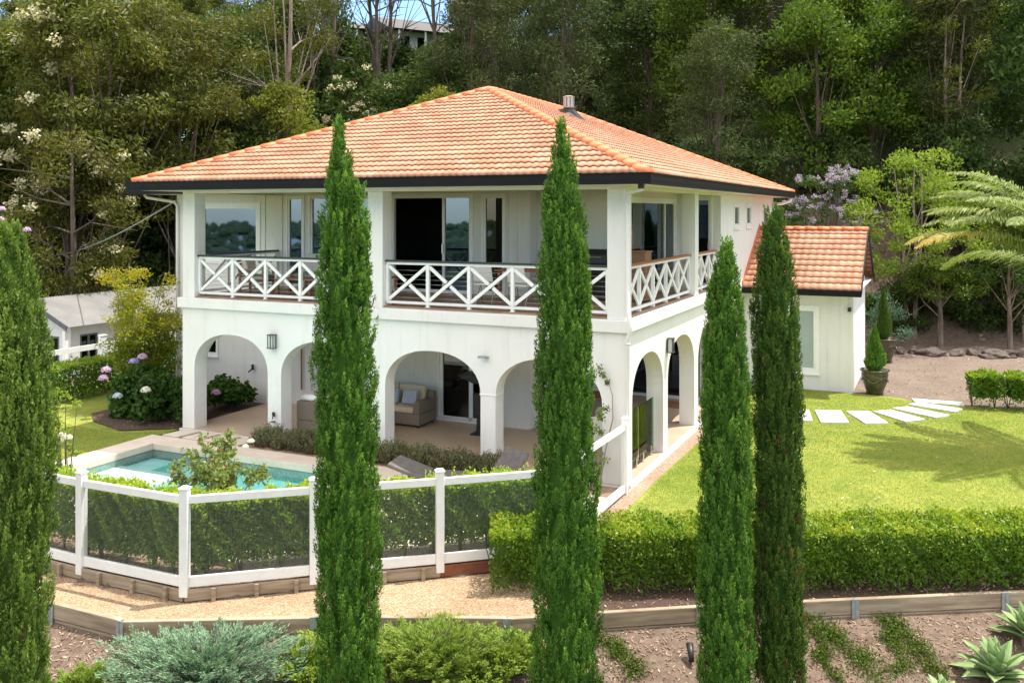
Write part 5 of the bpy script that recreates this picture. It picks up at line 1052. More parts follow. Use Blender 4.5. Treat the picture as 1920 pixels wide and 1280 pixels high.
# sprawling junipers and ground cover below the wall
def sprawl(label, px, py, Y, rx, ry, h, ns, mat, seed, name='juniper', ln=0.07, wd=0.013, k=110, group=None, flat=0.5):
    p = AT(px, py, Y); z = hz(p.x, p.y); t = thing(name, label, 'ground shrub', (p.x, p.y, z), 0, group); rng = np.random.default_rng(seed); C, D, T = [], [], []; mb = MB()
    for i in range(ns):
        an = rng.uniform(0, 6.28); rr = rng.uniform(0.25, 1.0); ex, ey = math.cos(an)*rx*rr, math.sin(an)*ry*rr; hh = h*rng.uniform(0.45, 1.0)*(1.1 - flat*rr)
        sx, sy = ex*rng.uniform(0.2, 0.55), ey*rng.uniform(0.2, 0.55)
        gz = hz(p.x+ex, p.y+ey) - z
        P0, P1, P2_ = np.array([sx, sy, 0.0]), np.array([(sx+ex)/2, (sy+ey)/2, max(hh*0.75, gz*0.5+0.1)]), np.array([ex, ey, max(hh, gz+0.10)])
        u = rng.beta(1.6, 1.1, k)[:, None]; Q = P0*(1-u)**2 + 2*P1*u*(1-u) + P2_*u**2; tg = unit(2*(P1-P0)*(1-u) + 2*(P2_-P1)*u)
        wdt = 0.10*(1.15-u)*rng.uniform(-1, 1, (k, 1)); sd_ = unit(np.cross(tg, [0, 0, 1])); Q = Q + sd_*wdt + rng.normal(0, 0.018, (k, 3))
        C.append(Q); D.append(unit(tg*0.9 + sd_*np.sign(wdt)*0.5 + rng.normal(0, 0.22, (k, 3)) + np.array([0, 0, 0.15]))); T.append(np.clip(0.25 + 0.5*u[:, 0] + rng.normal(0, 0.13, k) + rng.uniform(-0.12, 0.12), 0, 1))
        mb.tube([P0, P1*0.9, P2_], [0.012, 0.008, 0.003], 4, False)
    C, D, T = np.concatenate(C), np.concatenate(D), np.concatenate(T); m = len(C)
    leaves('foliage', C, D, unit(rng.normal(0, 0.6, (m, 3)) + np.array([0, -0.3, 0.9])), rng.uniform(0.7, 1.35, m)*ln, rng.uniform(0.8, 1.2, m)*wd, T, mat, t); mb.build('stems', M['bark_dark'], t); return t
sprawl('spreading blue-green juniper below the gravel path', 382, 1235, 11.85, 1.45, 0.9, 0.56, 380, M['juniper_blue'], 81, ln=0.06, wd=0.011, flat=0.25)
sprawl('feathery lime juniper spreading left of the right-centre cypress', 820, 1190, 12.08, 0.98, 0.80, 0.48, 330, M['juniper_green'], 82, ln=0.06, flat=0.2, group='lime green ground junipers')
sprawl('leafy green ground cover touching the base of the right-centre cypress', 945, 1190, 12.1, 0.62, 0.7, 0.42, 200, M['juniper_green'], 83, 'ground_cover', 0.045, 0.026, 90)
sprawl('flat lime juniper mat beside the tall left-centre cypress below the wall', 760, 1220, 11.98, 0.6, 0.7, 0.44, 220, M['juniper_green'], 86, ln=0.06, flat=0.2, group='lime green ground junipers')
sprawl('dense leafy mat in the middle of the lime ground cover', 885, 1235, 11.9, 0.7, 0.65, 0.40, 240, M['juniper_green'], 87, 'ground_cover', 0.045, 0.022, 100)
sprawl('small lime ground shrub between blue juniper and left-centre cypress', 575, 1210, 12.0, 0.45, 0.65, 0.40, 150, M['juniper_green'], 84, 'ground_cover', 0.045, 0.028, 90)
sprawl('small feathery lime juniper in the bottom left beside the lime cypress', 165, 1275, 11.6, 0.5, 0.45, 0.36, 130, M['juniper_green'], 85, group='lime green ground junipers')
def creeper(label, pts, w, seed, n):
    rng = np.random.default_rng(seed); W_ = []
    for x, y in pts:
        lo, hi = 11.0, 13.3
        for _ in range(30):
            Y = (lo+hi)/2; X = (x-CX)/FPX*Y; yy = HY + (CAMZ - hz(X, Y))/Y*FPX
            if yy > y: lo = Y
            else: hi = Y
        W_.append(((x-CX)/FPX*Y, Y))
    W_ = np.array(W_); t = thing('creeping_plant', label, 'creeping plant', (W_[0][0], W_[0][1], hz(*W_[0])), 0, 'creeping plants on the mulch bank'); f = rng.uniform(0, len(W_)-1, n); i = np.minimum(f.astype(int), len(W_)-2); ww = w*(0.35 + 0.45*np.abs(np.sin(f*7.3 + seed)) + 0.35*np.abs(np.sin(f*17.1))); q = W_[i] + (W_[i+1]-W_[i])*(f-i)[:, None] + rng.normal(0, 1, (n, 2))*ww[:, None] + 0.07*np.stack([np.sin(f*5+seed), np.cos(f*6+seed)], 1)
    z = height(q[:, 0], q[:, 1]) + np.abs(rng.normal(0, 0.035, n)) + 0.02; C = np.stack([q[:, 0], q[:, 1], z], 1) - np.array(t.location)
    leaves('foliage', C, unit(rng.normal(0, 0.7, (n, 3)) + np.array([0, 0, 0.3])), unit(rng.normal(0, 0.5, (n, 3)) + np.array([0, 0, 1])), 0.04, 0.026, np.clip(rng.normal(0.35, 0.2, n), 0, 1), M['bright_leaf'], t)
creeper('trailing green creeper right of the right-centre cypress', [(1120, 1200), (1150, 1215), (1180, 1240), (1195, 1275)], 0.10, 91, 1200)
creeper('trailing green creeper right of the dark cypress, forking downhill', [(1515, 1160), (1555, 1190), (1600, 1225), (1650, 1275)], 0.12, 92, 1800)
creeper('short green creeper close to the dark cypress', [(1525, 1185), (1545, 1230), (1560, 1275)], 0.07, 93, 800)
creeper('green creeper strip nearest the agave', [(1655, 1160), (1690, 1185), (1725, 1225), (1760, 1270)], 0.12, 94, 1800)
creeper('green creeper strip running straight down left of the agave', [(1665, 1175), (1680, 1215), (1685, 1275)], 0.08, 95, 1000)
# agaves
def agave(label, px, py, Y, r, seed, n=26):
    p = AT(px, py, Y); t = thing('agave', label, 'agave', (p.x, p.y, hz(p.x, p.y)), 0, 'pale green agaves on the bank'); rng = np.random.default_rng(seed); ga = 2.39996
    mb = MB(); mb.lathe([(0.06, -0.1), (0.07, 0.12), (0.04, 0.2)], (0, 0, 0), 10); mb.build('stem', M['bark_pale'], t)
    for i in range(n):
        f = i/(n-1); el = R(12 + 68*f); a = i*ga + rng.normal(0, 0.12); ln = r*(1.0 - 0.35*f)*rng.uniform(0.9, 1.1); w = 0.30*r*(1-0.35*f); V = []; K = 9
        d = Vector((math.cos(a), math.sin(a), 0)); s = Vector((-math.sin(a), math.cos(a), 0)); pos = Vector((0, 0, 0.10+0.12*f)); e = el
        for k in range(K):
            u = k/(K-1); ww = w*(0.55 + 1.0*u*(1-u)*2.2)*(1-u**4)*0.62 + 0.004; up = (-d*math.sin(e) + Vector((0, 0, math.cos(e))))
            th = 0.03*(1-u)+0.004
            V += [pos - s*ww + up*ww*0.35, pos - up*th, pos + s*ww + up*ww*0.35, pos + up*th*0.2]
            e2 = e - 0.55*u*(1-f); pos = pos + (d*math.cos(e2) + Vector((0, 0, math.sin(e2))))*ln/(K-1)
        Fs = [(4*k+j, 4*k+(j+1) % 4, 4*k+4+(j+1) % 4, 4*k+4+j) for k in range(K-1) for j in range(4)]
        m_ = MB(); m_.add(V, Fs); m_.build('leaf', M['agave'], t, smooth=True)
agave('large pale agave rosette in the bottom right corner', 1868, 1236, 12.0, 0.62, 101, 30); agave('pale agave at the right end of the retaining wall', 1925, 1150, 12.75, 0.55, 102, 24); agave('small agave cut off by the bottom picture edge', 1768, 1285, 11.6, 0.36, 103, 16)
# potted conifers
def potted(label, X, Y, z, hp, hpl, mat, seed):
    t = thing('plant_pot', label[0], 'pot', (X, Y, z), 0.3, 'dark glazed pots beside the annex'); mb = MB(); s = hp
    mb.lathe([(0.30*s, 0), (0.34*s, 0.06*s), (0.32*s, 0.12*s), (0.36*s, 0.2*s), (0.47*s, 0.5*s), (0.52*s, 0.82*s), (0.50*s, 0.90*s), (0.57*s, 0.95*s), (0.57*s, 1.0*s), (0.50*s, 1.0*s), (0.48*s, 0.92*s)], (0, 0, 0), 28); b_ = mb.build('body', M['glazed_pot'], t, smooth=True)
    mb = MB(); mb.lathe([(0.48*s, 0.90*s), (0.3*s, 0.93*s), (0.01, 0.94*s)], (0, 0, 0), 20); mb.build('soil', M['soil'], t)
    mb = MB(); mb.tube([(0.515*s*math.cos(q), 0.515*s*math.sin(q), 0.62*s + 0.10*s*math.cos(q*4)) for q in np.linspace(0, 6.283, 49)], 0.018*s, 5); mb.build('garland', M['glazed_pot'], t)
    c = thing('potted_conifer', label[1], 'conifer', (X, Y, z+0.93*s), 0, 'narrow conifers growing in pots'); mb = MB(); mb.tube([(0, 0, -0.05), (0, 0, hpl*0.9)], [0.03, 0.008], 6); mb.build('trunk', M['bark_dark'], c)
    rng = np.random.default_rng(seed); n = 5200; f = rng.random(n)**1.4; th = rng.uniform(0, 6.28, n); rr = np.interp(f, [0, 0.15, 0.4, 0.75, 1], [0.16, 0.32, 0.27, 0.13, 0.01])*(0.72*1.35 if hpl < 1.5 else 0.62*1.35)*rng.random(n)**0.4*(1+0.2*np.sin(th*3+f*9))
    C = np.stack([rr*np.cos(th), rr*np.sin(th), f*hpl+0.02], 1); D = unit(np.stack([0.5*np.cos(th), 0.5*np.sin(th), np.ones(n)], 1) + rng.normal(0, 0.35, (n, 3)))
    leaves('crown', C, D, rvec(n), 0.085, 0.028, np.clip(rng.normal(0.5, 0.2, n), 0, 1), mat, c)
potted(('glossy brown pot at the annex corner, nearer of the two', 'bright narrow conifer in the nearer pot at the annex corner'), 10.86, 27.35, -0.12, 0.74, 1.35, M['cypress'], 111)
potted(('dark brown pot half hidden behind the annex corner', 'tall dark conifer in the pot behind the annex corner'), 13.55, 33.3, -0.12, 0.85, 1.9, M['cypress_deep'], 112)
# palm
PLM = Vector((13.25, 20.9, -0.1)); t = thing('palm', 'arching feather palm at the right picture edge with some browning frond tips', 'palm tree', PLM); mb = MB(); mb.tube([(0, 0, -0.1), (0.03, 0, 1.2), (0.02, 0, 2.3), (0, 0, 3.25)], [0.19, 0.15, 0.13, 0.14], 12); mb.build('trunk', M['bark_pale'], t)
def frond(az, el, ln, brown, seed, curl=1.35):
    ln *= 1.14
    rng = np.random.default_rng(seed); K = 26; pos = np.array([0, 0, 3.3]); e = el; pts = [pos.copy()]; dr = []
    for k in range(K):
        d = np.array([math.cos(az)*math.cos(e), math.sin(az)*math.cos(e), math.sin(e)]); dr.append(d); pos = pos + d*ln/K; pts.append(pos.copy()); e -= curl/K*(0.5+1.1*k/K)
    mb = MB(); mb.tube(pts, list(np.linspace(0.035, 0.006, K+1)), 6); rc = mb.build('frond', M['palm_rachis'], t, smooth=True)
    C, D, N, T, Ls = [], [], [], [], []
    for k in range(4, K):
        for q in range(7):
            for s in (-1, 1):
                u = (k + q/7)/K; b0 = pts[k] + (pts[k+1]-pts[k])*q/7; d = dr[k]; sd_ = np.cross(d, [0, 0, 1.0]); sd_ /= np.linalg.norm(sd_); up = np.cross(sd_, d)
                l = 0.74*math.sin(math.pi*min(1, 0.12+0.88*u)**0.8)**0.7*rng.uniform(0.85, 1.1) + 0.05; dd = d*0.62 + sd_*s*0.72 + up*rng.uniform(0.1, 0.5); dd /= np.linalg.norm(dd)
                d2 = dd + np.array([0, 0, -0.85]); d2 /= np.linalg.norm(d2); nn = np.cross(dd, d) + rng.normal(0, 0.2, 3); tv = np.clip(0.25 + rng.normal(0, 0.12) + (brown*max(0, u-0.45)*1.15), 0, 1)
                C += [b0 + dd*l*0.27, b0 + dd*l*0.5 + d2*l*0.24]; D += [dd, d2]; N += [nn, nn]; T += [tv, np.clip(tv+0.08+0.25*brown*u, 0, 1)]; Ls += [l*0.58, l*0.56]
    leaves('leaflets', np.array(C), np.array(D), unit(np.array(N)), np.array(Ls), 0.038, np.array(T), M['palm_leaf'], rc)
M['palm_rachis'] = pmat('palm_rachis', (0.20, 0.25, 0.07), (0.32, 0.34, 0.11), 6, 0.45)
fr = [(2.75, 1.08, 3.9, 0.0), (3.05, 0.86, 4.1, 0.7), (3.25, 0.84, 4.2, 1.0), (3.12, 0.98, 4.0, 0.3), (2.9, 1.16, 4.0, 0.1), (2.6, 1.3, 3.9, 0.0), (3.35, 1.0, 3.9, 0.2), (2.4, 1.2, 4.0, 0.15), (3.4, 1.15, 3.9, 0.1), (3.7, 1.05, 3.6, 0.1), (2.1, 0.7, 3.6, 0.1), (1.5, 0.9, 3.5, 0), (0.8, 0.7, 3.6, 0), (0.1, 0.8, 3.6, 0), (-0.6, 0.7, 3.6, 0), (-1.3, 0.7, 3.6, 0.2), (4.3, 1.1, 3.5, 0), (2.95, 1.32, 4.1, 0.0), (3.1, 1.05, 4.0, 0.3)]
for i, (az, el, ln, br) in enumerate(fr): frond(az, el, ln, br, 120+i)
# ------------------------------------------------------------------ wooded hillside
def tree(name, label, cat, loc, H, crown, per, leaf, asp, mat, bark, seed, tr=0.2, droop=0.0, up=0.25, group=None, trunks=1, flowers=None, shell=0.33, fork=0.4, bare=0):
    """crown: (count, base fraction, radius, clump radius, shape)"""
    rng = np.random.default_rng(seed); t = thing(name, label, cat, loc, 0, group); cnt, bf, Rr, cr, shp = crown; bl = []; mb = MB()
    for q in range(trunks):
        a = 2*math.pi*q/trunks + rng.uniform(0, 1); off = 0.0 if trunks == 1 else 0.25; lx, ly = math.cos(a)*(0.06*H if trunks > 1 else 0.03*H), math.sin(a)*(0.06*H if trunks > 1 else 0.03*H)
        tp = [np.array([math.cos(a)*off + lx*f + 0.02*H*math.sin(f*5+seed+q)*f, math.sin(a)*off + ly*f, H*f]) for f in np.linspace(0, 0.92, 9)]
        tp[0] = tp[0] - np.array([0, 0, 0.6]); mb.tube(tp, list(np.linspace(tr, tr*0.22, 9)), 9, False)
        for i in range(cnt//trunks):
            f = rng.uniform(0, 1); z = H*(bf + (1-bf)*f); w = {'round': math.sin(math.pi*min(0.97, 0.15+0.82*f))**0.6, 'cone': 1.05-0.85*f, 'top': 0.45+0.6*math.sin(math.pi*f*0.9), 'col': 0.75}[shp]
            an = rng.uniform(0, 6.283); rr = Rr*w*rng.uniform(0.25, 1.0)**0.6; j = min(8, max(1, int((z/H)*9*0.82))); b0 = tp[j]
            c = np.array([b0[0] + math.cos(an)*rr, b0[1] + math.sin(an)*rr, z]); bl.append((*c, cr*rng.uniform(0.7, 1.25), cr*rng.uniform(0.7, 1.25), cr*rng.uniform(0.5, 0.8)))
            if i % 3 == 0:
                k = max(0, j-2); s = tp[k]; mid = s*0.5 + c*0.5 + np.array([0, 0, -0.05*rr]) + rng.normal(0, 0.12, 3); mb.tube([s, mid, c], [tr*0.26, tr*0.15, 0.012], 5, False)
        for i in range(bare):
            j = rng.integers(4, 9); an = rng.uniform(0, 6.283); s = tp[j]; l = rng.uniform(1.2, 2.8); d = np.array([math.cos(an), math.sin(an), rng.uniform(0.1, 1.0)])
            p1 = s + d*l*0.5 + rng.normal(0, 0.15, 3); p2 = p1 + (d + rng.normal(0, 0.5, 3))*l*0.5; mb.tube([s, p1, p2], [tr*0.28, tr*0.18, 0.012], 5, False)
            for _ in range(2): mb.tube([p1, p1 + (d + rng.normal(0, 0.8, 3))*l*0.45], [tr*0.12, 0.008], 4, False)
    mb.build('trunk', bark, t, smooth=True); C, D, N, Ls, Ws, T = blob_leaves(bl, rng, per, leaf, asp, up, droop, shell); cw = leaves('crown', C, D, N, Ls, Ws, T, mat, t)
    if flowers:
        fm, fn, fr = flowers; fb = []
        for _ in range(fn):
            b = bl[rng.integers(len(bl))]; a = rng.uniform(0, 6.283); fb.append((b[0]+b[3]*math.cos(a)*0.9, b[1]-abs(b[4]*math.sin(a))*0.9, b[2]+b[5]*rng.uniform(0.1, 0.9), fr, fr, fr*0.8))
        C, D, N, Ls, Ws, T = blob_leaves(fb, rng, 46, fr*0.42, 0.8, 0.2); leaves('blossom', C, D, N, Ls, Ws, T, fm, cw)
    return t
KIND = {
 'gum': [lambda s: tree('gum_tree', '', 'tree', (0, 0, 0), 14, (60, 0.38, 3.0, 1.0, 'top'), 330, 0.24, 0.36, M['gum_leaf'], M['bark_mid'], s, 0.19, 0.45, 0.1, bare=1), 2, 'olive leaved gum'],
 'broad': [lambda s: tree('forest_tree', '', 'tree', (0, 0, 0), 10, (56, 0.16, 3.0, 1.15, 'round'), 270, 0.24, 0.48, M['broad_leaf'], M['bark_dark'], s, 0.2, 0.0, 0.3), 3, 'dark green rounded tree'],
 'feather': [lambda s: tree('forest_tree', '', 'tree', (0, 0, 0), 12, (60, 0.12, 2.5, 0.95, 'round'), 250, 0.26, 0.2, M['feather_leaf'], M['bark_dark'], s, 0.17, 0.3, 0.2), 3, 'greyish feathery tree'],
 'bright': [lambda s: tree('forest_tree', '', 'tree', (0, 0, 0), 9, (46, 0.15, 2.7, 1.0, 'round'), 230, 0.22, 0.5, M['bright_leaf'], M['bark_dark'], s, 0.17, 0.0, 0.35), 1, 'fresh green tree'],
 'shrub': [lambda s: tree('forest_shrub', '', 'shrub', (0, 0, 0), 2.6, (20, 0.12, 1.4, 0.62, 'round'), 190, 0.17, 0.5, M['broad_leaf'], M['bark_dark'], s, 0.06, 0.0, 0.3, trunks=2), 2, 'dark leafy shrub'],
}
protos = {k: [] for k in KIND}; usedp = {}
def region(px, Y):
    cols = [(90, 'at the left picture edge'), (200, 'above the grey shed roof'), (330, 'left of the villa gutter end'), (470, 'above the left slope of the tiled roof'), (610, 'behind the yellow-green tree'), (720, 'below the left hilltop house'), (860, 'below the right hilltop house'),
            (960, 'directly above the roof peak'), (1110, 'behind the steel flue'), (1250, 'right of the steel flue'), (1390, 'above the right roof slope'), (1510, 'above the far roof corner'), (1640, 'above the purple flowering tree'), (1760, 'above the lime leaved tree'), (1860, 'above the palm fronds')]
    c = next((n for e, n in cols if px < e), 'at the right picture edge')
    r = 'hillside front row' if Y < 47.5 else 'hillside second row' if Y < 53 else 'hillside third row' if Y < 60 else 'hillside fourth row' if Y < 67.5 else 'hillside fifth row' if Y < 75 else 'hillside top row'
    return r, c
def plant(kind, X, Y, s=1.0, hs=1.0):
    mk, n, txt = KIND[kind]; rng = np.random.default_rng(int(abs(X*131 + Y*977)) + len(usedp)); i = int(rng.integers(n))
    while len(protos[kind]) <= i: protos[kind].append(None)
    first = protos[kind][i] is None
    if first: protos[kind][i] = mk(200 + 17*i + len(kind))
    root = protos[kind][i]; z = hz(X, Y) - 0.15; px = CX + X/Y*FPX; r, c = region(px, Y); size = 'tall' if s*hs > 1.12 else 'small' if s*hs < 0.9 else 'full'
    lab = f'{size} {txt} {c}, {r}'; sc = (s, s, s*hs); rot = rng.uniform(0, 6.28)
    grp = 'shrubs on the wooded hillside' if kind == 'shrub' else 'trees on the wooded hillside'
    usedp[lab] = usedp.get(lab, 0) + 1
    if first:
        root.location = (X, Y, z); root.rotation_euler = (0, 0, rot); root.scale = sc; root['label'] = lab; root['group'] = grp; return root
    return dup(root, (X, Y, z), rot, sc, lab, grp)
rng = np.random.default_rng(77)
for Y0 in (45.0, 50.0, 56.0, 63.0, 70.5, 79.0):
    x = -0.60*Y0
    while x < 0.60*Y0:
        X = x + rng.uniform(-1.3, 1.3); Y = Y0 + rng.uniform(-1.8, 1.8); px = CX + X/Y*FPX; x += 4.1 if Y0 < 60 else 4.6
        if Y < 47 and -15.5 < X < 7: continue
        if 470 < px < 860 and Y < 52: continue
        if 540 < px < 880 and Y > 52 and not (px < 650 and rng.random() < 0.35): continue
        if px < 540 and Y > 58 and rng.random() < 0.55: continue
        if px < 640: kind = rng.choice(['gum', 'broad', 'feather'], p=[0.5, 0.35, 0.15])
        elif px < 1000: kind = rng.choice(['gum', 'broad', 'feather', 'bright'], p=[0.15, 0.5, 0.25, 0.10])
        elif px < 1430: kind = rng.choice(['feather', 'broad', 'bright'], p=[0.60, 0.36, 0.04])
        elif px < 1720: kind = rng.choice(['feather', 'broad', 'bright'], p=[0.3, 0.3, 0.4])
        else: kind = rng.choice(['feather', 'broad', 'gum'], p=[0.4, 0.4, 0.2])
        plant(kind, X, Y, rng.uniform(0.85, 1.2), rng.uniform(0.85, 1.2))
# front of the wood, left: big gums and dark trees standing behind the shed
for px, Y, k, s in ((-60, 38, 'gum', 1.0), (75, 39, 'gum', 1.0), (205, 37.5, 'gum', 1.08), (330, 40, 'gum', 1.05), (140, 43, 'broad', 1.15), (265, 43.5, 'broad', 1.1), (30, 44, 'broad', 1.2), (400, 44, 'broad', 1.05), (-30, 47, 'feather', 1.2), (470, 46.5, 'feather', 1.0)): plant(k, (px-CX)/FPX*Y, Y, s)
for px, Y, s in ((20, 36, 1.0), (110, 36.5, 1.1), (175, 38, 1.1), (240, 37, 1.0), (300, 39, 1.2), (70, 40, 1.5), (200, 41, 1.6), (330, 42, 1.6), (-40, 40, 1.6)): plant('shrub', (px-CX)/FPX*Y, Y, s)
for px, Y, s in ((1470, 41, 1.0), (1600, 43, 1.0), (1700, 42.5, 1.1), (1790, 41, 1.2), (1880, 40, 1.2), (1690, 38.6, 0.8), (1825, 38.6, 1.0), (1900, 38.5, 1.1), (1740, 39.2, 0.9), (1560, 44, 1.2), (1420, 43, 1.2), (1350, 45, 1.2), (1640, 39.0, 0.55), (1860, 42, 1.5), (1960, 41, 1.5), (1770, 44, 1.5)): plant('shrub', (px-CX)/FPX*Y, Y, s)
for px, Y, k, s in ((500, 50.5, 'broad', 0.95), (585, 51.5, 'shrub', 1.6), (620, 50, 'shrub', 1.7), (730, 49.5, 'broad', 0.75), (760, 51, 'shrub', 1.9), (690, 52, 'shrub', 1.8), (850, 50, 'broad', 0.85), (600, 56, 'broad', 0.7), (660, 57, 'shrub', 2.2), (740, 57, 'shrub', 2.0), (800, 58, 'shrub', 2.1), (840, 56, 'broad', 0.8), (560, 60, 'shrub', 2.2), (700, 64, 'shrub', 2.2), (630, 66, 'shrub', 2.2), (780, 66, 'shrub', 2.0)): plant(k, (px-CX)/FPX*Y, Y, s)
def hero(name, label, cat, px, Y, H, crown, per, leaf, asp, mat, bark, seed, z=None, **k):
    X = (px-CX)/FPX*Y; return tree(name, label, cat, (X, Y, (hz(X, Y) if z is None else z) - 0.1), H, crown, per, leaf, asp, mat, bark, seed, **k)
hero('flowering_tree', 'tall tree with large cream blossom clusters in the upper left corner', 'tree', 120, 36, 13.6, (40, 0.45, 2.0, 0.85, 'top'), 240, 0.2, 0.4, M['gum_leaf'], M['bark_dark'], 301, tr=0.2, flowers=(M['cream_flower'], 40, 0.34), group='trees on the wooded hillside')
hero('flowering_tree', 'lower tree with a few cream blossom clusters above the grey shed', 'tree', 130, 34, 9.0, (40, 0.35, 2.6, 0.8, 'top'), 240, 0.18, 0.4, M['gum_leaf'], M['bark_dark'], 302, tr=0.18, flowers=(M['cream_flower'], 16, 0.28), bare=8, group='trees on the wooded hillside')
hero('flowering_tree', 'dark tree with pale yellow blossom heads beside the left-centre cypress tip', 'tree', 672, 47, 10.8, (44, 0.4, 1.7, 0.7, 'round'), 220, 0.2, 0.5, M['broad_leaf'], M['bark_dark'], 303, tr=0.14, flowers=(M['cream_flower'], 34, 0.26), group='trees on the wooded hillside')
hero('yellow_tree', 'rounded yellow-green tree just above the left slope of the tiled roof', 'tree', 525, 44.5, 11.6, (50, 0.55, 2.3, 0.85, 'round'), 250, 0.17, 0.5, M['yellow_leaf'], M['bark_dark'], 304, tr=0.14, group='trees on the wooded hillside')
hero('yellow_tree', 'small lime green bush peeping above the roof left of its peak', 'tree', 815, 45, 11.2, (26, 0.72, 1.5, 0.6, 'round'), 220, 0.16, 0.5, M['yellow_leaf'], M['bark_dark'], 305, tr=0.1, group='trees on the wooded hillside')
hero('gum_tree', 'tall pale smooth gum trunk rising above the yellow-green tree', 'tree', 519, 46.5, 19, (26, 0.62, 2.6, 0.9, 'top'), 200, 0.24, 0.3, M['gum_leaf'], M['bark_pale'], 306, tr=0.27, droop=0.5, bare=5, group='trees on the wooded hillside')
hero('gum_tree', 'bare branching gum silhouetted against the sky left of the hilltop houses', 'tree', 600, 56, 15, (30, 0.66, 3.0, 0.8, 'top'), 170, 0.24, 0.3, M['gum_leaf'], M['bark_mid'], 307, tr=0.2, droop=0.5, trunks=2, bare=14, group='trees on the wooded hillside')
hero('gum_tree', 'forked thin leaved gum in front of the left hilltop house', 'tree', 712, 58, 15.5, (30, 0.66, 2.9, 0.8, 'top'), 170, 0.24, 0.3, M['gum_leaf'], M['bark_dark'], 308, tr=0.2, droop=0.5, trunks=3, bare=10, group='trees on the wooded hillside')
hero('gum_tree', 'leaning gum trunks in front of the right hilltop house', 'tree', 838, 60, 15.5, (32, 0.62, 2.9, 0.85, 'top'), 170, 0.24, 0.3, M['gum_leaf'], M['bark_mid'], 309, tr=0.2, droop=0.5, trunks=2, bare=10, group='trees on the wooded hillside')
hero('gum_tree', 'slender pale trunked gum with light leaves above the palm', 'tree', 1790, 44, 10.5, (30, 0.35, 1.5, 0.65, 'top'), 150, 0.2, 0.4, M['lime_gum'] if 'lime_gum' in M else M['gum_leaf'], M['bark_pale'], 310, tr=0.12, trunks=2, bare=4, group='trees on the wooded hillside')
hero('bright_tree', 'bright green rounded tree high on the slope above the purple flowering tree', 'tree', 1560, 47, 10.5, (54, 0.15, 2.6, 0.9, 'round'), 260, 0.2, 0.5, M['bright_leaf'], M['bark_dark'], 311, tr=0.18, group='trees on the wooded hillside')
hero('purple_tree', 'purple flowering tree beyond the far corner of the tiled roof', 'tree', 1555, 40.2, 5.2, (44, 0.3, 1.9, 0.5, 'round'), 110, 0.12, 0.5, M['broad_leaf'], M['bark_dark'], 312, tr=0.08, trunks=3, flowers=(M['purple_flower'], 230, 0.15))
hero('lime_tree', 'loose lime green tree on the bank above the driveway', 'tree', 1712, 38.6, 7.5, (80, 0.30, 3.3, 0.55, 'round'), 150, 0.15, 0.5, M['lime_leaf'], M['bark_pale'], 313, tr=0.09, trunks=3)
hero('lime_tree', 'lime green bush at the right picture edge above the palm fronds', 'tree', 1930, 37.8, 5.6, (26, 0.4, 1.5, 0.5, 'round'), 130, 0.15, 0.5, M['lime_leaf'], M['bark_pale'], 314, tr=0.07, trunks=2)
hero('small_tree', 'small tree with crooked brown trunk behind the driveway rocks', 'tree', 1762, 37.2, 3.2, (30, 0.62, 1.5, 0.45, 'round'), 170, 0.13, 0.5, M['bright_leaf'], M['bark_mid'], 315, tr=0.14, z=0.0)
hero('small_tree', 'small tree with slim trunk behind the palm fronds', 'tree', 1893, 36.4, 4.2, (28, 0.6, 1.5, 0.5, 'round'), 150, 0.14, 0.5, M['broad_leaf'], M['bark_mid'], 316, tr=0.12, z=-0.05)
hero('grey_shrub', 'pale grey-green shrub behind the annex gable', 'shrub', 1668, 36.6, 2.3, (16, 0.15, 0.8, 0.4, 'round'), 170, 0.1, 0.4, M['juniper_blue'], M['bark_dark'], 317, tr=0.05, trunks=2)
hill_house('dark roofed hilltop house with white posts, right of the two', -10.5, 80, hz(-10.5, 80)-0.6, 8.0, 0.5, 1.7)
hill_house('smaller dark roofed hilltop house seen through bare branches, left of the two', -16.2, 84, hz(-16.2, 84)-0.4, 5.0, 0.35, 1.3)
# crepe flowers behind the lime cypress
p = AT(16, 425, 13.3); t = bush('pink_shrub', 'tall pink flowered shrub just showing behind the lime cypress tip', 'shrub', (p.x, p.y, hz(p.x, p.y)), [(rng.normal(-0.1, 0.12), rng.normal(0, 0.3), z, 0.2, 0.2, 0.3) for z in np.linspace(1.6, p.z-hz(p.x, p.y), 16)], 80, 0.09, M['broad_leaf'], 74); heads(t, [(0.0, -0.2, p.z-hz(p.x, p.y)+0.1), (0.32, -0.1, p.z-hz(p.x, p.y)-0.05), (-0.1, 0, p.z-hz(p.x, p.y)+0.25)], 0.06, [M['pink']], 12)
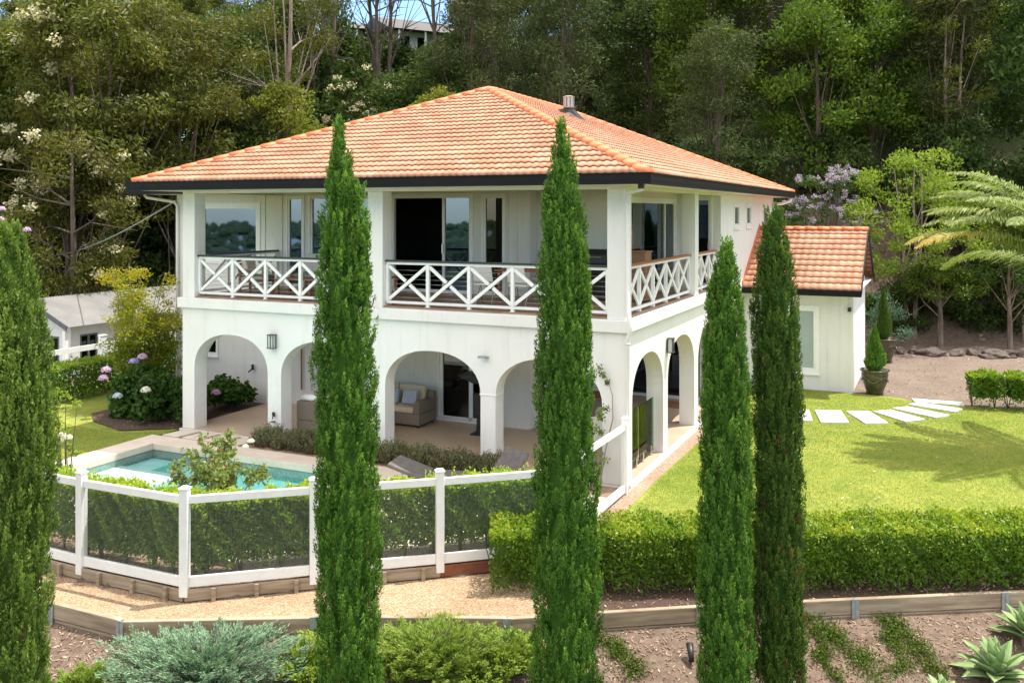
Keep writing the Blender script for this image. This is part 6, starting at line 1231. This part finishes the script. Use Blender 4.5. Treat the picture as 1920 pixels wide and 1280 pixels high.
# rocks beside the driveway
rr = np.random.default_rng(5)
labs = ['brown rock nearest the annex', 'squat brown rock second from the annex', 'large brown rock under the crooked tree', 'flat pale rock right of the crooked tree', 'small grey rock in the middle of the driveway edge', 'long dark rock below the palm fronds', 'dark rock right of the long one', 'rock at the picture edge of the driveway']
for i, (px, w) in enumerate(((1682, 0.5), (1712, 0.4), (1748, 0.78), (1795, 0.55), (1822, 0.35), (1862, 0.9), (1893, 0.5), (1925, 0.7))):
    p = GP(px, 655, -0.1); Y = 35.2 - 0.004*(px-1680) + 0.2*math.sin(i*2.1); X = (px-CX)/FPX*Y; bm = bmesh.new(); bmesh.ops.create_icosphere(bm, subdivisions=3, radius=1)
    for v in bm.verts:
        n = 1 + 0.22*math.sin(v.co.x*3+i)*math.sin(v.co.y*4+i*2) + 0.12*math.sin(v.co.z*7+v.co.x*5+i); v.co = Vector((v.co.x*w*0.62*n, v.co.y*w*0.45*n, v.co.z*0.24*n*(0.7+0.4*w)))
    me = bpy.data.meshes.new('rock'); bm.to_mesh(me); bm.free(); me.materials.append(M['rock']); o = link(bpy.data.objects.new('rock', me)); o.location = (X, Y, -0.09); o.rotation_euler = (0, 0, i*1.3); tag(o, labs[i], 'rock', 'rocks edging the driveway')
# leaf litter, bark chips and lawn blades
def scatter(name, poly, n, ln, wd, mat, seed, zoff, flat=0.25, up=False, cl=0.0):
    rng = np.random.default_rng(seed); P = np.array(poly, float); lo, hi = P.min(0), P.max(0); q = rng.uniform(lo, hi, (int(n*2.2), 2)); ins = np.zeros(len(q), bool); j = len(P)-1
    for i in range(len(P)):
        c = ((P[i, 1] > q[:, 1]) != (P[j, 1] > q[:, 1])) & (q[:, 0] < (P[j, 0]-P[i, 0])*(q[:, 1]-P[i, 1])/(P[j, 1]-P[i, 1]+1e-9) + P[i, 0]); ins ^= c; j = i
    q = q[ins][:n]; m = len(q); z = zoff(q[:, 0], q[:, 1]) if callable(zoff) else np.full(m, zoff)
    L_ = rng.uniform(0.6, 1.4, m)*ln
    D = unit(rng.normal(0, 0.5, (m, 3)) + np.array([0, 0, 1.0])) if up else unit(rng.normal(0, 1, (m, 3))*np.array([1, 1, flat])); N = rvec(m) if up else unit(rng.normal(0, flat, (m, 3)) + np.array([0, 0, 1]))
    C = np.stack([q[:, 0], q[:, 1], z + (L_*0.35 if up else 0.012)], 1)
    T = np.clip(0.42 + 0.22*np.sin(q[:, 0]*0.9+1)*np.sin(q[:, 1]*1.1) + rng.normal(0, 0.2, m), 0, 1)
    return tag(leaves(name, C, D, N, L_, wd, T, mat), kind='stuff')
P_l = lambda pts: [tuple(L(x, y).xy) for x, y in pts]
scatter('grass', [(1.3, 14.6), (10.5, 14.7), (13.5, 18), (14.5, 24.9), (11.3, 26.3), (10.2, 27.2), tuple(L(0.42, 12).xy), tuple(L(0.44, 5).xy), tuple(L(0.4, 1).xy), tuple(L(0.6, -3.2).xy)], 170000, 0.032, 0.008, M['grass_blade'], 401, -0.10, up=True)
scatter('grass', P_l([(-17, -7.4), (-11.66, -7.4), (-11.66, -0.1), (-12.6, -0.9), (-14.6, -0.8), (-16.5, 0.2)]), 45000, 0.035, 0.009, M['grass_blade'], 402, -0.085, up=True)
scatter('leaf_litter', [(3, 15), (16, 15), (16, 24), (12, 26), (5, 24)], 420, 0.09, 0.035, M['litter'], 403, -0.075)
scatter('leaf_litter', [(10.5, 27.2), (13, 25.6), (24, 24.6), (24, 37), (13, 37)], 1500, 0.09, 0.035, M['litter'], 404, -0.12)
scatter('leaf_litter', [(-7.5, 11.2), (9, 10.5), (9, 13.5), (2.6, 12.95), (0, 12.55), (-2.7, 12.6), (-5.3, 12.5), (-7.5, 13.4)], 8500, 0.07, 0.022, M['litter'], 405, height, 0.35)
scatter('leaf_litter', [(0.3, 12.8), (7.2, 13.55), (14, 14.1), (14, 14.8), (0.3, 14.4)], 1400, 0.05, 0.018, M['litter'], 406, -0.33, 0.35)
scatter('leaf_litter', P_l([(-16, 0.1), (-14.6, -0.65), (-12.6, -0.75), (-11.6, 0.1), (-11.5, 3), (-16, 3)]), 700, 0.06, 0.02, M['litter'], 407, -0.055, 0.35)
scatter('leaf_litter', [(8, 37.6), (24, 37.2), (24, 43), (8, 43)], 2600, 0.13, 0.05, M['litter'], 408, height, 0.4)
# distant town in the valley behind the viewpoint: only seen reflected in the glass
M['valley_green'] = pmat('valley_green', (0.02, 0.04, 0.012), (0.06, 0.085, 0.022), 0.05, 0.9)
def yfar(X): return 4 - 0.25*abs(X)*0
mb = MB(); rt = np.random.default_rng(9)
for _ in range(420):
    a = rt.uniform(0.15, 1.5); d = rt.uniform(2300, 6300); X, Y = -d*math.cos(a), -d*math.sin(a); s = rt.uniform(9, 26); mb.cbox((X, Y, hz(X, Y)+s*0.4), s*1.6, s, s*rt.uniform(0.7, 1.6), rz=rt.uniform(0, 3))
tag(mb.build('town', M['shed_wall']), kind='stuff')

mb = MB()
for _ in range(2600):
    a = rt.uniform(0.05, 1.55); d = 300 + 6000*rt.random()**1.1; X, Y = -d*math.cos(a), -d*math.sin(a) + 6
    if Y > yfar(X): continue
    s = rt.uniform(4.0, 7.0)*(1 + d/1400); z = hz(X, Y); k = 7; vs = [(X + s*math.cos(6.283*j/k + d)*f*rt.uniform(0.8, 1.1), Y + s*math.sin(6.283*j/k + d)*f*rt.uniform(0.8, 1.1), z + s*h*rt.uniform(0.9, 1.15)) for f, h in ((0.8, 0.2), (1.0, 0.8), (0.65, 1.45)) for j in range(k)] + [(X, Y, z + s*1.75)]
    mb.add(vs, [(r*k+j, r*k+(j+1) % k, (r+1)*k+(j+1) % k, (r+1)*k+j) for r in range(2) for j in range(k)] + [(2*k+j, 2*k+(j+1) % k, 3*k) for j in range(k)])
tag(mb.build('valley_woods', M['valley_green']), kind='stuff')
